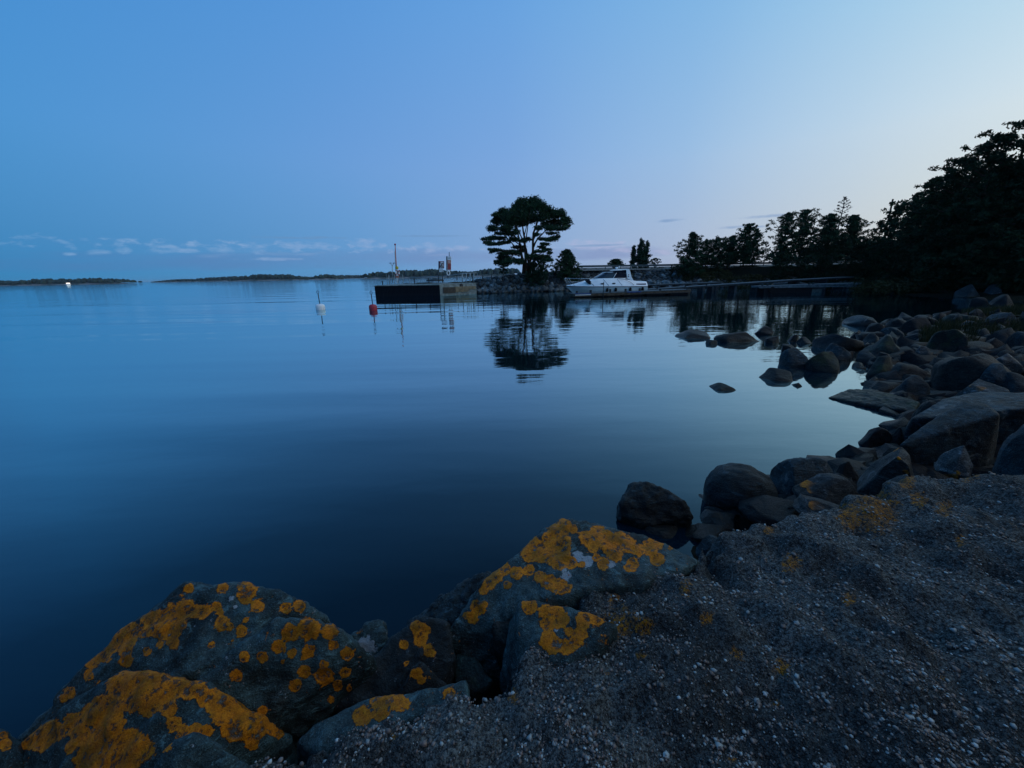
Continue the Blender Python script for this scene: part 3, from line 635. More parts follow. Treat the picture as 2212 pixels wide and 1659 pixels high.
o = link('cobbles', np_mesh('cobbles', np.concatenate(Vs), np.concatenate(Ts)), MAT['granite_d'], smooth=True)
tag(o, 'dark cobbles filling the gaps between the shore boulders', 'stones', kind='stuff')

# hero rocks: convex facets from points on the picture at real heights, then weathered
LICH = {}
def Lz(l): return [(x * .3968, 1206.9 + .3968 * y, r * .3968) for x, y, r in l]
def Lm(l): return [(768 + .3472 * x, 1097.2 + .3472 * y, r * .3472) for x, y, r in l]
def paint(me, o, blobs, name):
    n = len(me.vertices); a = np.empty(n * 3, np.float32); me.vertices.foreach_get('co', a); P = a.reshape(-1, 3).astype(float) + np.array(o)
    x, y = project(P); v = np.zeros(n)
    for bx, by, r in blobs: v = np.maximum(v, 1 - np.hypot(x - bx, y - by) / (r * 1.28))
    at = me.attributes.new(name, 'FLOAT', 'POINT'); at.data.foreach_set('value', np.clip(v, 0, 1).astype(np.float32))
def hero(hulls, label, mat='hero', voxel=.014, lich=(), pale=(), thick=.35, amp=.03, seed=0, cat='boulder', floor=-.3, name='boulder'):
    bm = bmesh.new()
    for pts in hulls:
        hv = []
        P = [G(x, y, z) for x, y, z in pts]
        ctr = sum(P) / len(P); back = np.array([ctr[0], ctr[1], 0]); back /= np.linalg.norm(back)
        for p in P:
            hv.append(p)
            rel = (p - ctr); vd = (p - CAM) / np.linalg.norm((p - CAM)[:2]); q = p + vd * thick * .6; q[2] -= .02 + .05 * thick; hv.append(q)
            f = np.array([p[0] + back[0] * .1 + rel[0] * .08, p[1] + back[1] * .1 + rel[1] * .08, floor]); hv.append(f)
            hv.append(f + back * thick * 1.2)
        vs = [bm.verts.new(h) for h in hv]
        r = bmesh.ops.convex_hull(bm, input=vs)
        junk = [g for g in r['geom_interior'] if isinstance(g, bmesh.types.BMVert)] + [g for g in r['geom_unused'] if isinstance(g, bmesh.types.BMVert)]
        bmesh.ops.delete(bm, geom=list(set(junk)), context='VERTS')
    bmesh.ops.recalc_face_normals(bm, faces=bm.faces)
    me = bm_mesh('tmp', bm); o = bpy.data.objects.new(name, me); C.objects.link(o)
    m = o.modifiers.new('r', 'REMESH'); m.mode = 'VOXEL'; m.voxel_size = voxel
    m = o.modifiers.new('s', 'SMOOTH'); m.factor = .5; m.iterations = 2
    for sz, st, tp in ((.5, amp * 1.0, 'CLOUDS'), (.10, amp * .6, 'MUSGRAVE'), (.025, amp * .45, 'CLOUDS')):
        tx = bpy.data.textures.new('t', tp); tx.noise_scale = sz
        d = o.modifiers.new('d', 'DISPLACE'); d.texture = tx; d.strength = st; d.texture_coords = 'GLOBAL'; d.mid_level = .5 if tp == 'CLOUDS' else .3
    dg = bpy.context.evaluated_depsgraph_get(); nm = bpy.data.meshes.new_from_object(o.evaluated_get(dg)); o.modifiers.clear(); o.data = nm
    c = ctr.copy(); c[2] = 0
    nm.transform(Matrix.Translation(-Vector(c))); o.location = Vector(c)
    nm.materials.clear(); nm.materials.append(MAT[mat]); nm.polygons.foreach_set('use_smooth', [True] * len(nm.polygons))
    paint(nm, c, lich, 'lichen'); paint(nm, c, pale, 'pale')
    tag(o, label, cat); return o
hero([[(48, 1596, .18), (110, 1540, .28), (190, 1440, .45), (250, 1382, .55), (340, 1310, .66), (400, 1264, .76), (500, 1263, .78), (600, 1281, .74), (660, 1303, .70), (700, 1338, .62), (560, 1400, .62), (420, 1450, .62), (200, 1560, .40)],
      [(570, 1370, .70), (600, 1342, .76), (660, 1340, .76), (740, 1366, .70), (800, 1425, .52), (745, 1500, .36), (650, 1580, .26), (560, 1560, .42), (430, 1500, .56), (430, 1455, .58)]],
     'big blue-grey boulder dotted with round orange lichens above the deep water', lich=Lz([(1400,258,36),(1555,268,30),(1632,256,35),(1330,535,32),(1427,538,32),(1285,637,36),(1655,612,38),(1605,690,36),(1762,640,50),(1765,575,25),(1838,690,28),(1880,620,28),(1888,520,36),(1800,400,45),(1815,470,30),(1680,380,60),(1580,400,50),(1520,480,40),(1590,515,25),(1680,505,35),(1655,540,15),(1425,825,28),(1315,395,32),(1335,335,15),(1210,350,40),(1245,370,25),(1180,260,25),(1200,290,20),(1215,160,30),(1340,175,55),(1330,215,35),(1030,160,25),(1010,270,50),(1060,285,40),(1110,285,35),(1100,320,15),(940,310,60),(880,330,55),(810,330,45),(980,350,40),(960,390,35),(900,400,50),(860,405,30),(870,468,20),(940,455,35),(790,400,35),(740,390,35),(700,400,50),(690,450,50),(640,460,50),(680,500,40),(685,550,35),(800,505,25),(560,520,50),(500,560,40),(600,490,30),(480,635,28),(380,730,35),(350,760,25),(1800,770,20),(1900,710,15),(1540,560,10),(1150,470,20)]),
     pale=Lz([(1260, 215, 14), (1280, 260, 12), (1690, 400, 16)]), amp=.028)
hero([[(48, 1604, .38), (130, 1562, .48), (220, 1483, .66), (260, 1460, .72), (340, 1459, .76), (430, 1481, .74), (480, 1502, .70), (560, 1550, .60), (625, 1592, .44), (600, 1622, .32), (530, 1645, .32), (480, 1720, .44), (350, 1740, .60), (120, 1740, .42), (40, 1680, .34)]],
     'orange-crusted boulder at the bottom left corner in front of the dotted one', lich=Lz([(a_l, b_l, c_l * 1.22) for a_l, b_l, c_l in [(760,660,70),(860,670,60),(680,690,50),(720,770,60),(800,790,60),(950,700,50),(1020,700,50),(880,750,60),(920,820,40),(950,900,40),(1000,930,25),(1060,940,35),(1120,940,30),(1180,780,60),(1250,800,70),(1200,860,40),(1290,860,50),(1280,920,60),(1380,850,40),(1440,890,50),(1500,930,40),(1380,970,35),(1370,1010,30),(560,800,50),(500,850,50),(620,820,50),(600,900,60),(560,960,60),(520,1030,60),(480,1100,60),(560,1100,50),(640,1100,60),(720,1040,85),(220,980,60),(160,990,40),(300,940,50),(390,880,35),(380,1030,25),(1100,760,30),(640,700,50),(700,620,40),(880,640,40),(1090,720,40),(440,960,50),(620,990,50),(980,960,25)]]), amp=.028)
hero([[(330, 1665, .80), (372, 1612, .86), (420, 1592, .88), (470, 1612, .85), (525, 1655, .78), (560, 1720, .72), (320, 1740, .76)]],
     'bare teal-grey rock at the bottom edge in front of the orange-crusted boulder', lich=Lz([(905, 1020, 22)]), thick=.2, amp=.02, floor=.2)
hero([[(-60, 1560, .5), (0, 1578, .5), (42, 1608, .42), (42, 1670, .4), (-60, 1700, .4)]], 'grey rock with an orange patch cut by the left edge', lich=Lz([(30, 1010, 35), (20, 960, 20)]), thick=.25, amp=.02)
hero([[(752, 1378, .38), (795, 1350, .44), (824, 1346, .45), (832, 1392, .40), (800, 1432, .32), (770, 1410, .32)]], 'small jagged blue rock behind the right shoulder of the dotted boulder', thick=.15, amp=.035, pale=Lz([(1990, 480, 60)]))
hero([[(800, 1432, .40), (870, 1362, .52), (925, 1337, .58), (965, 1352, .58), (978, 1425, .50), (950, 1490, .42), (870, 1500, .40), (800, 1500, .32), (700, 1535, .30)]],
     'dark leaning rock with rusty lichen between the dotted boulder and the centre one', lich=Lm([(400,820,45),(390,750,50),(460,890,40),(300,850,30),(315,970,15),(440,760,30)]), thick=.3, mat='hero_shaded', amp=.022)
hero([[(866, 1500, .52), (890, 1442, .62), (907, 1431, .64), (932, 1452, .61), (985, 1502, .52), (930, 1525, .5)]], 'little dark cone-shaped rock with a brown lichen smear', lich=Lm([(380,1030,35),(410,1070,25)]), mat='hero_shaded', thick=.15, amp=.015)
hero([[(888, 1348, .30), (960, 1284, .42), (1040, 1237, .50), (1056, 1238, .50), (1046, 1280, .44), (990, 1340, .36), (940, 1375, .28)]], 'streaked slate-blue rock leaning against the far side of the centre boulder', mat='granite_b', thick=.15, amp=.05, seed=3)
hero([[(958, 1395, .42), (1000, 1322, .56), (1040, 1262, .66), (1110, 1202, .74), (1160, 1162, .78), (1210, 1128, .82), (1250, 1127, .83), (1300, 1141, .82), (1400, 1162, .80), (1450, 1182, .79), (1510, 1214, .78), (1400, 1260, .80), (1260, 1270, .80), (1200, 1290, .76), (1090, 1300, .66), (1040, 1330, .52), (1000, 1440, .25), (1070, 1460, .25), (1100, 1400, .36)]],
     'large centre boulder with a bright orange lichen crust along its crest', lich=Lm([(1300,120,50),(1240,150,50),(1350,130,30),(1200,190,40),(1280,200,60),(1100,230,60),(1150,270,70),(1080,290,50),(1210,290,60),(1260,330,60),(1300,270,40),(1340,340,40),(1440,190,50),(1500,170,60),(1560,200,60),(1600,240,60),(1640,200,50),(1700,230,50),(1760,260,40),(1830,240,50),(1880,235,30),(1620,290,45),(1480,240,35),(1540,350,40),(1500,310,25),(1720,350,42),(1700,370,30),(1878,320,44),(1962,245,15),(930,380,40),(1000,400,40),(1080,385,35),(870,430,45),(830,470,40),(800,510,30),(945,480,27),(1150,430,40),(1200,460,50),(1270,490,50),(1310,500,30),(760,620,50),(730,690,35),(700,670,30),(800,600,25),(1410,350,20)]),
     pale=Lm([(1385, 305, 38), (1310, 420, 36), (1300, 380, 20), (1590, 350, 30), (1450, 330, 40)]), thick=.3, amp=.025)
hero([[(1086, 1445, .48), (1108, 1345, .72), (1122, 1301, .85), (1150, 1299, .87), (1230, 1316, .88), (1300, 1336, .88), (1330, 1352, .87), (1290, 1405, .84), (1200, 1435, .80), (1120, 1450, .72)]],
     'smaller three-sided boulder with a horseshoe of orange lichen set in the pebbled rock', lich=Lm([(1080,610,50),(1180,640,40),(1250,650,50),(1200,720,50),(1200,800,45),(1240,860,50),(1310,870,50),(1370,830,40),(1390,790,50),(1330,770,30),(1420,690,50),(1500,690,40),(1280,700,50),(1190,840,40)]), pale=Lm([(1245, 755, 20)]), thick=.12, amp=.018)
hero([[(1058, 1316, .62), (1100, 1313, .64), (1112, 1350, .60), (1092, 1396, .54), (1072, 1372, .56)]], 'pale pinkish rock splinter wedged between the two lichened centre boulders', mat='granite_w', thick=.08, amp=.015)
hero([[(985, 1412, .44), (1030, 1427, .46), (1064, 1472, .44), (1030, 1498, .40), (985, 1475, .38)]], 'small olive rock in the dark gap below the centre boulder', mat='granite_g', thick=.12, amp=.015)
hero([[(640, 1602, .56), (700, 1562, .60), (790, 1513, .64), (880, 1502, .66), (945, 1522, .70), (1000, 1480, .72), (1010, 1510, .72), (860, 1570, .68), (700, 1630, .62)]], 'low flat rock with orange streaks at the lower edge of the pebbled rock', lich=Lm([(150,1210,60),(260,1200,60),(300,1220,40),(600,1230,50),(580,1160,40),(40,1300,60),(150,1280,50)]), thick=.2, amp=.02)
hero([[(1338, 1088, .22), (1366, 1043, .34), (1402, 1043, .36), (1440, 1058, .34), (1478, 1082, .28), (1491, 1108, .18), (1440, 1130, .06), (1385, 1133, .04), (1350, 1118, .08)]], 'lone dark angular rock standing in the calm water', mat='granite', thick=.3, amp=.03)
hero([[(1945, 962, .46), (1985, 928, .62), (2030, 898, .76), (2080, 868, .90), (2130, 872, .92), (2160, 895, .88), (2150, 965, .42), (2110, 990, .32), (2030, 1004, .20), (1965, 990, .22)]], 'large slanting dark slab with a sharp straight edge', mat='granite_b', thick=.8, amp=.010, voxel=.02, floor=0)
hero([[(1968, 905, .50), (2040, 862, .66), (2110, 846, .74), (2230, 850, .82), (2230, 880, .8), (2060, 900, .62)]], 'smooth blue slab lying behind the slanting dark slab', mat='granite_b', thick=.6, amp=.014, voxel=.025, floor=0)
hero([[(1790, 858, .02), (1830, 842, .12), (1880, 841, .15), (1950, 858, .16), (1985, 870, .2), (1975, 890, .1), (1900, 880, .0), (1840, 872, .0)]], 'long dark mossy tongue of rock reaching left into the water', mat='granite_g', thick=.15, amp=.02, voxel=.02)

# ------------------------------------------------------------------ pebbled rock underfoot
EDGE = [(530, 1652, .72), (640, 1612, .72), (700, 1596, .74), (860, 1550, .76), (940, 1524, .78), (1000, 1480, .80), (1090, 1445, .82), (1170, 1370, .80), (1230, 1275, .80), (1370, 1235, .79), (1500, 1212, .78), (1545, 1157, .79), (1650, 1127, .81),
        (1725, 1108, .82), (1830, 1108, .82), (1850, 1078, .85), (1920, 1052, .88), (2000, 1022, .90), (2080, 1008, .92), (2212, 1035, .92), (2420, 1062, .92)]
EP = [G(*e) for e in EDGE]
POLY = np.array([p[:2] for p in EP] + [(9, 2.6), (9, -5), (-2.4, -5), (-1.4, .2)])
def poly_sd(X, Y, SPp):
    P = np.stack([X, Y], -1); d = np.full(X.shape, 1e9); ins = np.zeros(X.shape, bool)
    for a, b in zip(SPp, np.roll(SPp, -1, 0)):
        ab = b - a; tt = np.clip(((P - a) @ ab) / (ab @ ab), 0, 1); q = P - (a + tt[..., None] * ab); d = np.minimum(d, np.hypot(q[..., 0], q[..., 1]))
        c = ((a[1] > Y) != (b[1] > Y))
        if b[1] != a[1]: c &= X < (b[0] - a[0]) * (Y - a[1]) / (b[1] - a[1]) + a[0]
        ins ^= c
    return np.where(ins, d, -d)
EC = np.array([p for p in EP] + [(0, .9, .90), (1.5, 1.2, .93), (3, 1.5, .97), (-1, .6, .85), (2, 0, .95), (5, 1, .97), (0, -1.5, .92), (1, 1.7, .88), (2, 2.0, .90), (-.6, 1.0, .86)])
cav = [(1885, 1368, .035, .055), (2010, 1345, .05, .03), (1250, 1290, .05, .02), (1650, 1250, .10, .03), (1330, 1500, .1, .025), (1780, 1560, .12, .03), (1500, 1640, .1, .03), (2050, 1500, .12, .03), (1560, 1205, .06, .05), (1980, 1230, .12, .03)]
cavw = [(*G(x, y, .88)[:2], r, dp) for x, y, r, dp in cav]
def cong_z(X, Y):
    w = 0; z = 0
    for a in EC:
        q = 1 / ((X - a[0]) ** 2 + (Y - a[1]) ** 2 + .03) ** 1.5; w = w + q; z = z + q * a[2]
    z = z / w; d = poly_sd(X, Y, POLY)
    n = noise_np(X, Y, 1.9, 3, 4) * .07 + (np.abs(noise_np(X * .7 + Y * .5, Y - X * .4, 1.5, 21, 3)) ** .6 - .5) * .085 + noise_np(X, Y, 5, 7, 5) * .052 + noise_np(X, Y, 26, 1, 2) * .011
    z = z + n * np.clip(.5 + d * 4, .4, 1)
    for cx_, cy_, r, dp in cavw: z = z - 1.5 * dp * np.exp(-((X - cx_) ** 2 + (Y - cy_) ** 2) / (2 * r * r))
    dn = d + n * 1.4
    return z - np.clip(.03 - dn, 0, .03) * .6 - np.clip(-dn, 0, 1) * 3.2, d
xs = np.arange(-1.6, 5.2, .02); ys = np.arange(-.6, 3.4, .02); X, Yg = np.meshgrid(xs, ys); Z, D = cong_z(X, Yg)
n_, m_ = X.shape; idx = np.arange(n_ * m_).reshape(n_, m_)
q = np.stack([idx[:-1, :-1], idx[:-1, 1:], idx[1:, 1:], idx[1:, :-1]], -1).reshape(-1, 4); q = q[(D.ravel()[q] > -.28).any(1)]
me = np_mesh('pebbled_rock', np.stack([X, Yg, np.maximum(Z, -.2)], -1).reshape(-1, 3), q)
cong = link('pebbled_rock', me, MAT['cong'], smooth=True); tag(cong, kind='structure')
paint(me, (0, 0, 0), [(1710, 1215, 26), (1832, 1296, 20), (1690, 1440, 26), (1108, 1502, 20), (1590, 1411, 20), (1527, 1337, 20), (1383, 1414, 17), (1890, 1100, 62), (1840, 1115, 40), (2040, 1100, 24), (1480, 1268, 22), (1340, 1345, 44),
      (1390, 1350, 30), (980, 1490, 24), (1310, 1455, 8), (1830, 1580, 9), (2030, 1460, 9), (1676, 1520, 10), (2075, 1170, 16), (1985, 1080, 24), (1960, 1040, 24), (2090, 1015, 34), (1580, 1640, 10), (1660, 1145, 14), (1330, 1290, 14), (1380, 1270, 14), (850, 1590, 14), (1250, 1370, 16)], 'lichen')
# the rest of the same rock, behind and beside the camera
xs = np.arange(-2.6, 10, .25); ys = np.arange(-5.4, -.45, .25); X2, Y2 = np.meshgrid(xs, ys); Z2 = .9 + noise_np(X2, Y2, .8, 5) * .05
n2_, m2_ = X2.shape; idx = np.arange(n2_ * m2_).reshape(n2_, m2_); q = np.stack([idx[:-1, :-1], idx[:-1, 1:], idx[1:, 1:], idx[1:, :-1]], -1).reshape(-1, 4)
b = link('rock_shelf', np_mesh('rock_shelf', np.stack([X2, Y2, Z2 - .02], -1).reshape(-1, 3), q), MAT['cong'], smooth=True); tag(b, kind='structure')
# pebbles set in the surface
def zlook(px, py):
    i = np.clip(((py + .6) / .02).astype(int), 0, n_ - 1); j = np.clip(((px + 1.6) / .02).astype(int), 0, m_ - 1); return Z[i, j], D[i, j]
N = 34000
dpx = rng.uniform(480, 2260, N); dpy = rng.uniform(1010, 1700, N); PX, PY = [], []
dd = np.array([G(a, b, .88)[:2] for a, b in zip(dpx, dpy)]); zz, ds = zlook(dd[:, 0], dd[:, 1])
ok = ds > .015; dd, zz, dpx_, dpy_ = dd[ok], zz[ok], dpx[ok], dpy[ok]
clus = np.array([noise.noise(Vector((x * 3.1, y * 3.1, 9))) for x, y in dd]); ok = rng.random(len(dd)) < (.55 + clus * .9); dd, zz = dd[ok], zz[ok]
r = np.exp(rng.normal(math.log(.0036), .42, len(dd))); r = np.minimum(r * (1 + .12 * np.linalg.norm(dd, axis=1)), .016); tint = np.clip(rng.beta(1.5, 2.3, len(dd)) * 1.05, 0, 1)
scr = r / np.sqrt(dd[:, 0] ** 2 + dd[:, 1] ** 2 + 2.5); order = np.argsort(-scr)
IV, IT = ICO[1]; bigs = order[:300]; rest = order[300:]
base = []
for k in range(12):
    V = IV * (1 + .18 * rng.normal(size=(len(IV), 1))) * np.array([1.15, .9, .62]); base.append(np_mesh('pebble', V, IT, np.full(len(IV), (k + .5) / 12)))
    base[-1].materials.append(MAT['pebble']); base[-1].polygons.foreach_set('use_smooth', [True] * len(IT))
for i in bigs:
    o = bpy.data.objects.new('pebble', base[int(min(.999, tint[i]) * 12)]); C.objects.link(o); o.parent = cong
    o.location = (dd[i, 0], dd[i, 1], zz[i] + r[i] * .15); o.scale = (r[i],) * 3; o.rotation_euler = (random.uniform(-.3, .3), random.uniform(-.3, .3), random.uniform(0, 6.28))
nr = len(rest); V = np.repeat(IV[None], nr, 0) * (1 + .16 * rng.normal(size=(nr, len(IV), 1))) * np.stack([rng.uniform(.8, 1.4, nr), np.ones(nr), rng.uniform(.5, .9, nr)], -1)[:, None, :]
an = rng.uniform(0, 6.28, nr); ca, sa = np.cos(an)[:, None], np.sin(an)[:, None]; V = np.stack([V[..., 0] * ca - V[..., 1] * sa, V[..., 0] * sa + V[..., 1] * ca, V[..., 2]], -1)
V = V * r[rest][:, None, None] + np.stack([dd[rest, 0], dd[rest, 1], zz[rest] + r[rest] * .1], -1)[:, None, :]
T = IT[None] + (np.arange(nr) * len(IV))[:, None, None]
o = link('pebble_bed', np_mesh('pebble_bed', V.reshape(-1, 3), T.reshape(-1, 3), np.repeat(tint[rest], len(IV))), MAT['pebble'], cong, smooth=True); tag(o, kind='stuff')

# ------------------------------------------------------------------ stone embankment of the point and the causeway
emb = empty('stone_embankment', (8, 60, 0), 'sloping bank of tipped quarry stones along the point and causeway', 'embankment')
stones = []
base = []
for k in range(10):
    V, T = blob(900 + k, 2, 7, .45, .08, .3); base.append(np_mesh('stone', V, T)); base[-1].materials.append(MAT['riprap'])
LINE = [(-4.6, 57.5), (2, 59.1), (9.7, 60.5), (20, 62.7), (26, 62.7), (34, 61.1), (41, 57.1), (45, 51.1)]
seg = np.array(LINE); sl = np.hypot(*np.diff(seg, axis=0).T); cum = np.concatenate([[0], np.cumsum(sl)])
rows = 9
for rw in range(rows):
    s = random.uniform(0, .4)
    while s < cum[-1]:
        i = min(len(sl) - 1, int(np.searchsorted(cum, s, 'right') - 1)); f = (s - cum[i]) / sl[i]; c = seg[i] + (seg[i + 1] - seg[i]) * f
        tdir = (seg[i + 1] - seg[i]) / sl[i]; nd = np.array([-tdir[1], tdir[0]])
        size = random.uniform(.28, .58) * (1.1 if rw < 3 else .9); off = rw * .46 + random.uniform(-.15, .15) - .15
        c = c + nd * off; zg = float(land_z(np.array([c[0]]), np.array([c[1]]))[0][0])
        veg = c[0] > 30 and rw > 3
        if not veg: stones.append((c[0], c[1], zg + size * .25, size))
        s += size * random.uniform(1.15, 1.75)
def vis(p):
    return p[3] / math.hypot(p[0], p[1])
stones.sort(key=vis, reverse=True)
for x, y, z, s_ in stones[:300]:
    o = bpy.data.objects.new('stone', random.choice(base)); C.objects.link(o); o.parent = emb; o.location = Vector((x, y, z)) - emb.location
    o.scale = (s_ * random.uniform(.9, 1.35), s_, s_ * random.uniform(.6, .95)); o.rotation_euler = (random.uniform(-.5, .5), random.uniform(-.5, .5), random.uniform(0, 6.28))
Vs, Ts, k0 = [], [], 0
for x, y, z, s_ in stones[300:]:
    V, T = ICO[2]; V = V * (1 + .14 * rng.normal(size=(len(V), 1))) * s_ * np.array([random.uniform(.9, 1.3), 1, .75]); Vs.append(V + np.array([x, y, z]) - np.array(emb.location)); Ts.append(T + k0); k0 += len(V)
if Vs: tag(link('rubble', np_mesh('rubble', np.concatenate(Vs), np.concatenate(Ts)), MAT['riprap'], emb), kind='stuff')

# ------------------------------------------------------------------ causeway road and crash barrier
def rail_pts(x0, x1, yv, z): return None
road = [(11, 64.2), (22, 66.8), (32, 67.5), (46, 66), (62, 70), (90, 84)]
V, T = [], []
for i, (x, y) in enumerate(road):
    a = np.array(road[max(0, i - 1)]); b_ = np.array(road[min(len(road) - 1, i + 1)]); d_ = (b_ - a) / np.linalg.norm(b_ - a); nn_ = np.array([-d_[1], d_[0]])
    for w, z in ((-.6, 2.9), (0, 3.12), (5.5, 3.14), (6.0, 3.45), (8, 3.3)): q_ = np.array([x, y]) + nn_ * w; V.append((q_[0], q_[1], z))
for i in range(len(road) - 1):
    for j in range(4): T.append((i * 5 + j, (i + 1) * 5 + j, (i + 1) * 5 + j + 1, i * 5 + j + 1))
tag(link('road', np_mesh('road', V, T), MAT['grav']), kind='structure')
gb = empty('crash_barrier', (22, 67, 3.12), 'long grey steel crash barrier along the causeway road', 'barrier'); gl = Vector(gb.location)
rp = []
for i in range(len(road) - 1):
    a, b_ = Vector((*road[i], 0)), Vector((*road[i + 1], 0)); k = max(1, int((b_ - a).length / 2))
    rp += [a.lerp(b_, j / k) for j in range(k)]
bm = bmesh.new()
for a, b_ in zip(rp, rp[1:]):
    d_ = (b_ - a); ang = math.atan2(d_.y, d_.x); mid_ = (a + b_) / 2 + Vector((0, -.05, 3.12 + .46)) - gl
    for dz_ in (-.09, .09): add_box(bm, mid_ + Vector((0, 0, dz_)), (d_.length * 1.002, .05, .13), Matrix.Rotation(ang, 3, 'Z'))
    add_box(bm, mid_ + Vector((0, .03, 0)), (d_.length, .02, .1), Matrix.Rotation(ang, 3, 'Z'))
link('rail', bm_mesh('rail', bm), MAT['rail_d'], gb)
bm = bmesh.new(); add_box(bm, (0, 0, .27), (.1, .1, .54)); pm = bm_mesh('post', bm); pm.materials.append(MAT['steel_d'])
for p_ in rp[::2]:
    o = bpy.data.objects.new('post', pm); C.objects.link(o); o.parent = gb; o.location = p_ + Vector((0, .05, 3.12)) - gl

# ------------------------------------------------------------------ quay
def q5(zx, zy): return 795.5 + .12398 * zx, 515.7 + .12398 * zy
wl_ = np.array([*G(811, 640)[:2]]); wc_ = np.array([*G(951, 638.5)[:2]]); we_ = np.array([*G(1030, 634.3)[:2]])
quay = empty('quay', (*wc_, 0), 'concrete quay with a black timber-faced front at the tip of the point', 'quay'); ql = Vector(quay.location)
ZT = 1.45
def wallseg(name, a, b_, z0, z1, th, mat, off=0):
    d_ = Vector((*(b_ - a), 0)); L = d_.length; ang = math.atan2(d_.y, d_.x); nrm_ = Vector((-math.sin(ang), math.cos(ang), 0)); c_ = Vector((*((a + b_) / 2), (z0 + z1) / 2)) + nrm_ * (th / 2 + off) - ql
    return box_obj(name, c_, (L, th, z1 - z0), mat, quay, Matrix.Rotation(ang, 3, 'Z'), .02)
wallseg('core', wl_, wc_, -.8, ZT - .11, 11.5, MAT['conc_d'], .12)
wallseg('cap', wl_ - (wc_ - wl_) * .004, wc_, ZT - .1, ZT, 11.6, MAT['conc'], -.02)
wallseg('wall', wc_, we_, -.8, ZT + .06, 9, MAT['conc'])
nb_ = 46; d_ = (wc_ - wl_); L = np.hypot(*d_); ang = math.atan2(d_[1], d_[0]); bw = L / nb_
bms = []
for k in range(3):
    bm = bmesh.new(); add_box(bm, (0, 0, 0), (bw * .84, .1 + k * .02, ZT - .1 + .8), None, .012); mm = bm_mesh('board', bm); mm.materials.append(MAT['black']); bms.append(mm)
for i in range(nb_):
    o = bpy.data.objects.new('board', bms[i % 3 if random.random() < .7 else 0]); C.objects.link(o); o.parent = quay; c_ = wl_ + d_ * (i + .5) / nb_
    o.location = Vector((c_[0], c_[1], (ZT - .1 - .8) / 2)) - ql + Vector((-math.sin(ang), math.cos(ang), 0)) * .05; o.rotation_euler.z = ang
# timber fenders on the concrete face
ew = we_ - wc_; ea = math.atan2(ew[1], ew[0]); el_ = np.hypot(*ew); en = Vector((math.sin(ea), -math.cos(ea), 0))
for (f0, f1, mt, zt, zb_, n) in ((.08, .40, 'wood_d', .98, .35, 5), (.40, .96, 'wood_l', 1.02, .42, 5)):
    for k in range(n):
        z = zt - (zt - zb_) * k / (n - 1); a = wc_ + ew * f0; b_ = wc_ + ew * f1 * (1 if k < 3 else (.8 if f1 > .5 else 1)); c_ = Vector((*((a + b_) / 2), z)) + en * (.06 + .01 * (k % 2)) - ql
        box_obj('plank', c_, (np.hypot(*(b_ - a)), .1, (zt - zb_) / n * .8), MAT[mt], quay, Matrix.Rotation(ea, 3, 'Z'), .01)
bm = bmesh.new(); add_tube(bm, [Vector((*(wc_ + ew * .57), 1.22)) - ql - en * .02, Vector((*(wc_ + ew * .57), 1.22)) - ql + en * .05], .26, 18); link('pipe_cover', bm_mesh('pipe_cover', bm), MAT['wood_gd'], quay)
# gravel top of the breakwater behind the quay is the land mesh; bollards along its edge
bpos = [(250, 780, 735, 56.5), (805, 762, 698, 57), (1055, 748, 685, 57.4), (1545, 672, 640, 64), (1735, 660, 625, 64), (1820, 732, 655, 58.6), (1995, 712, 640, 59), (2148, 692, 622, 59.8)]
blab = ['short dark post standing alone near the outer corner of the quay', 'dark post on the quay midway between the mast and the signs', 'dark post on the quay just left of the two signs', 'small dark post right behind the tall red and white board',
        'small dark post seen through the pale railing frame', 'dark post between the uprights of the pale railing frame', 'dark post right of the pale railing frame', 'dark post nearest the lone big pine']
for (zx, y0, y1, Yd), lb in zip(bpos, blab):
    x, yb_ = q5(zx, y0); _, yt_ = q5(zx, y1); a = A(x, yb_, Yd); b_ = A(x, yt_, Yd)
    gz = max(ZT if a[0] < -4.6 and Yd < 60 else 0, 0); zb_ = min(a[2], b_[2] - .5)
    e = empty('mooring_post', (a[0], a[1], zb_), lb, 'post', 'dark posts along the quay edge')
    hh = b_[2] - zb_; bm = bmesh.new(); add_lathe(bm, [(.07, -.2), (.07, hh * .85), (.085, hh * .86), (.085, hh), (.05, hh + .03)], n=10); link('post', bm_mesh('post', bm), MAT['steel_d'], e)
# pale railing frame
rf = empty('railing', A(*q5(1740, 740), 56.6), 'pale steel railing frame at the landward end of the quay', 'railing'); rl = Vector(rf.location)
for zx, yt0 in ((1640, 600), (1708, 602), (1775, 600), (1840, 598)):
    a = Vector(A(*q5(zx, 742), 56.6)); b_ = Vector(A(*q5(zx, yt0), 56.6)); tube_obj('upright', [a - rl - Vector((0, 0, .1)), b_ - rl], .05, MAT['rail'], rf)
a = Vector(A(*q5(1640, 600), 56.6)) - rl; b_ = Vector(A(*q5(1900, 592), 57)) - rl; tube_obj('top_rail', [a, b_], .035, MAT['rail'], rf)
# long thin handrail
hr = empty('handrail', A(*q5(1280, 690), 60), 'long thin pale handrail running behind the quay signs', 'handrail'); hl_ = Vector(hr.location)
pts = [Vector(A(*q5(zx, zy), Yd)) - hl_ for zx, zy, Yd in ((720, 685, 63), (1100, 664, 62), (1300, 655, 61), (1630, 612, 60), (1900, 596, 61))]
tube_obj('top_rail', pts, .06, MAT['steel'], hr)
for p_ in pts: tube_obj('post', [p_, Vector((p_.x, p_.y, 1.3 - hl_.z))], .035, MAT['steel'], hr)
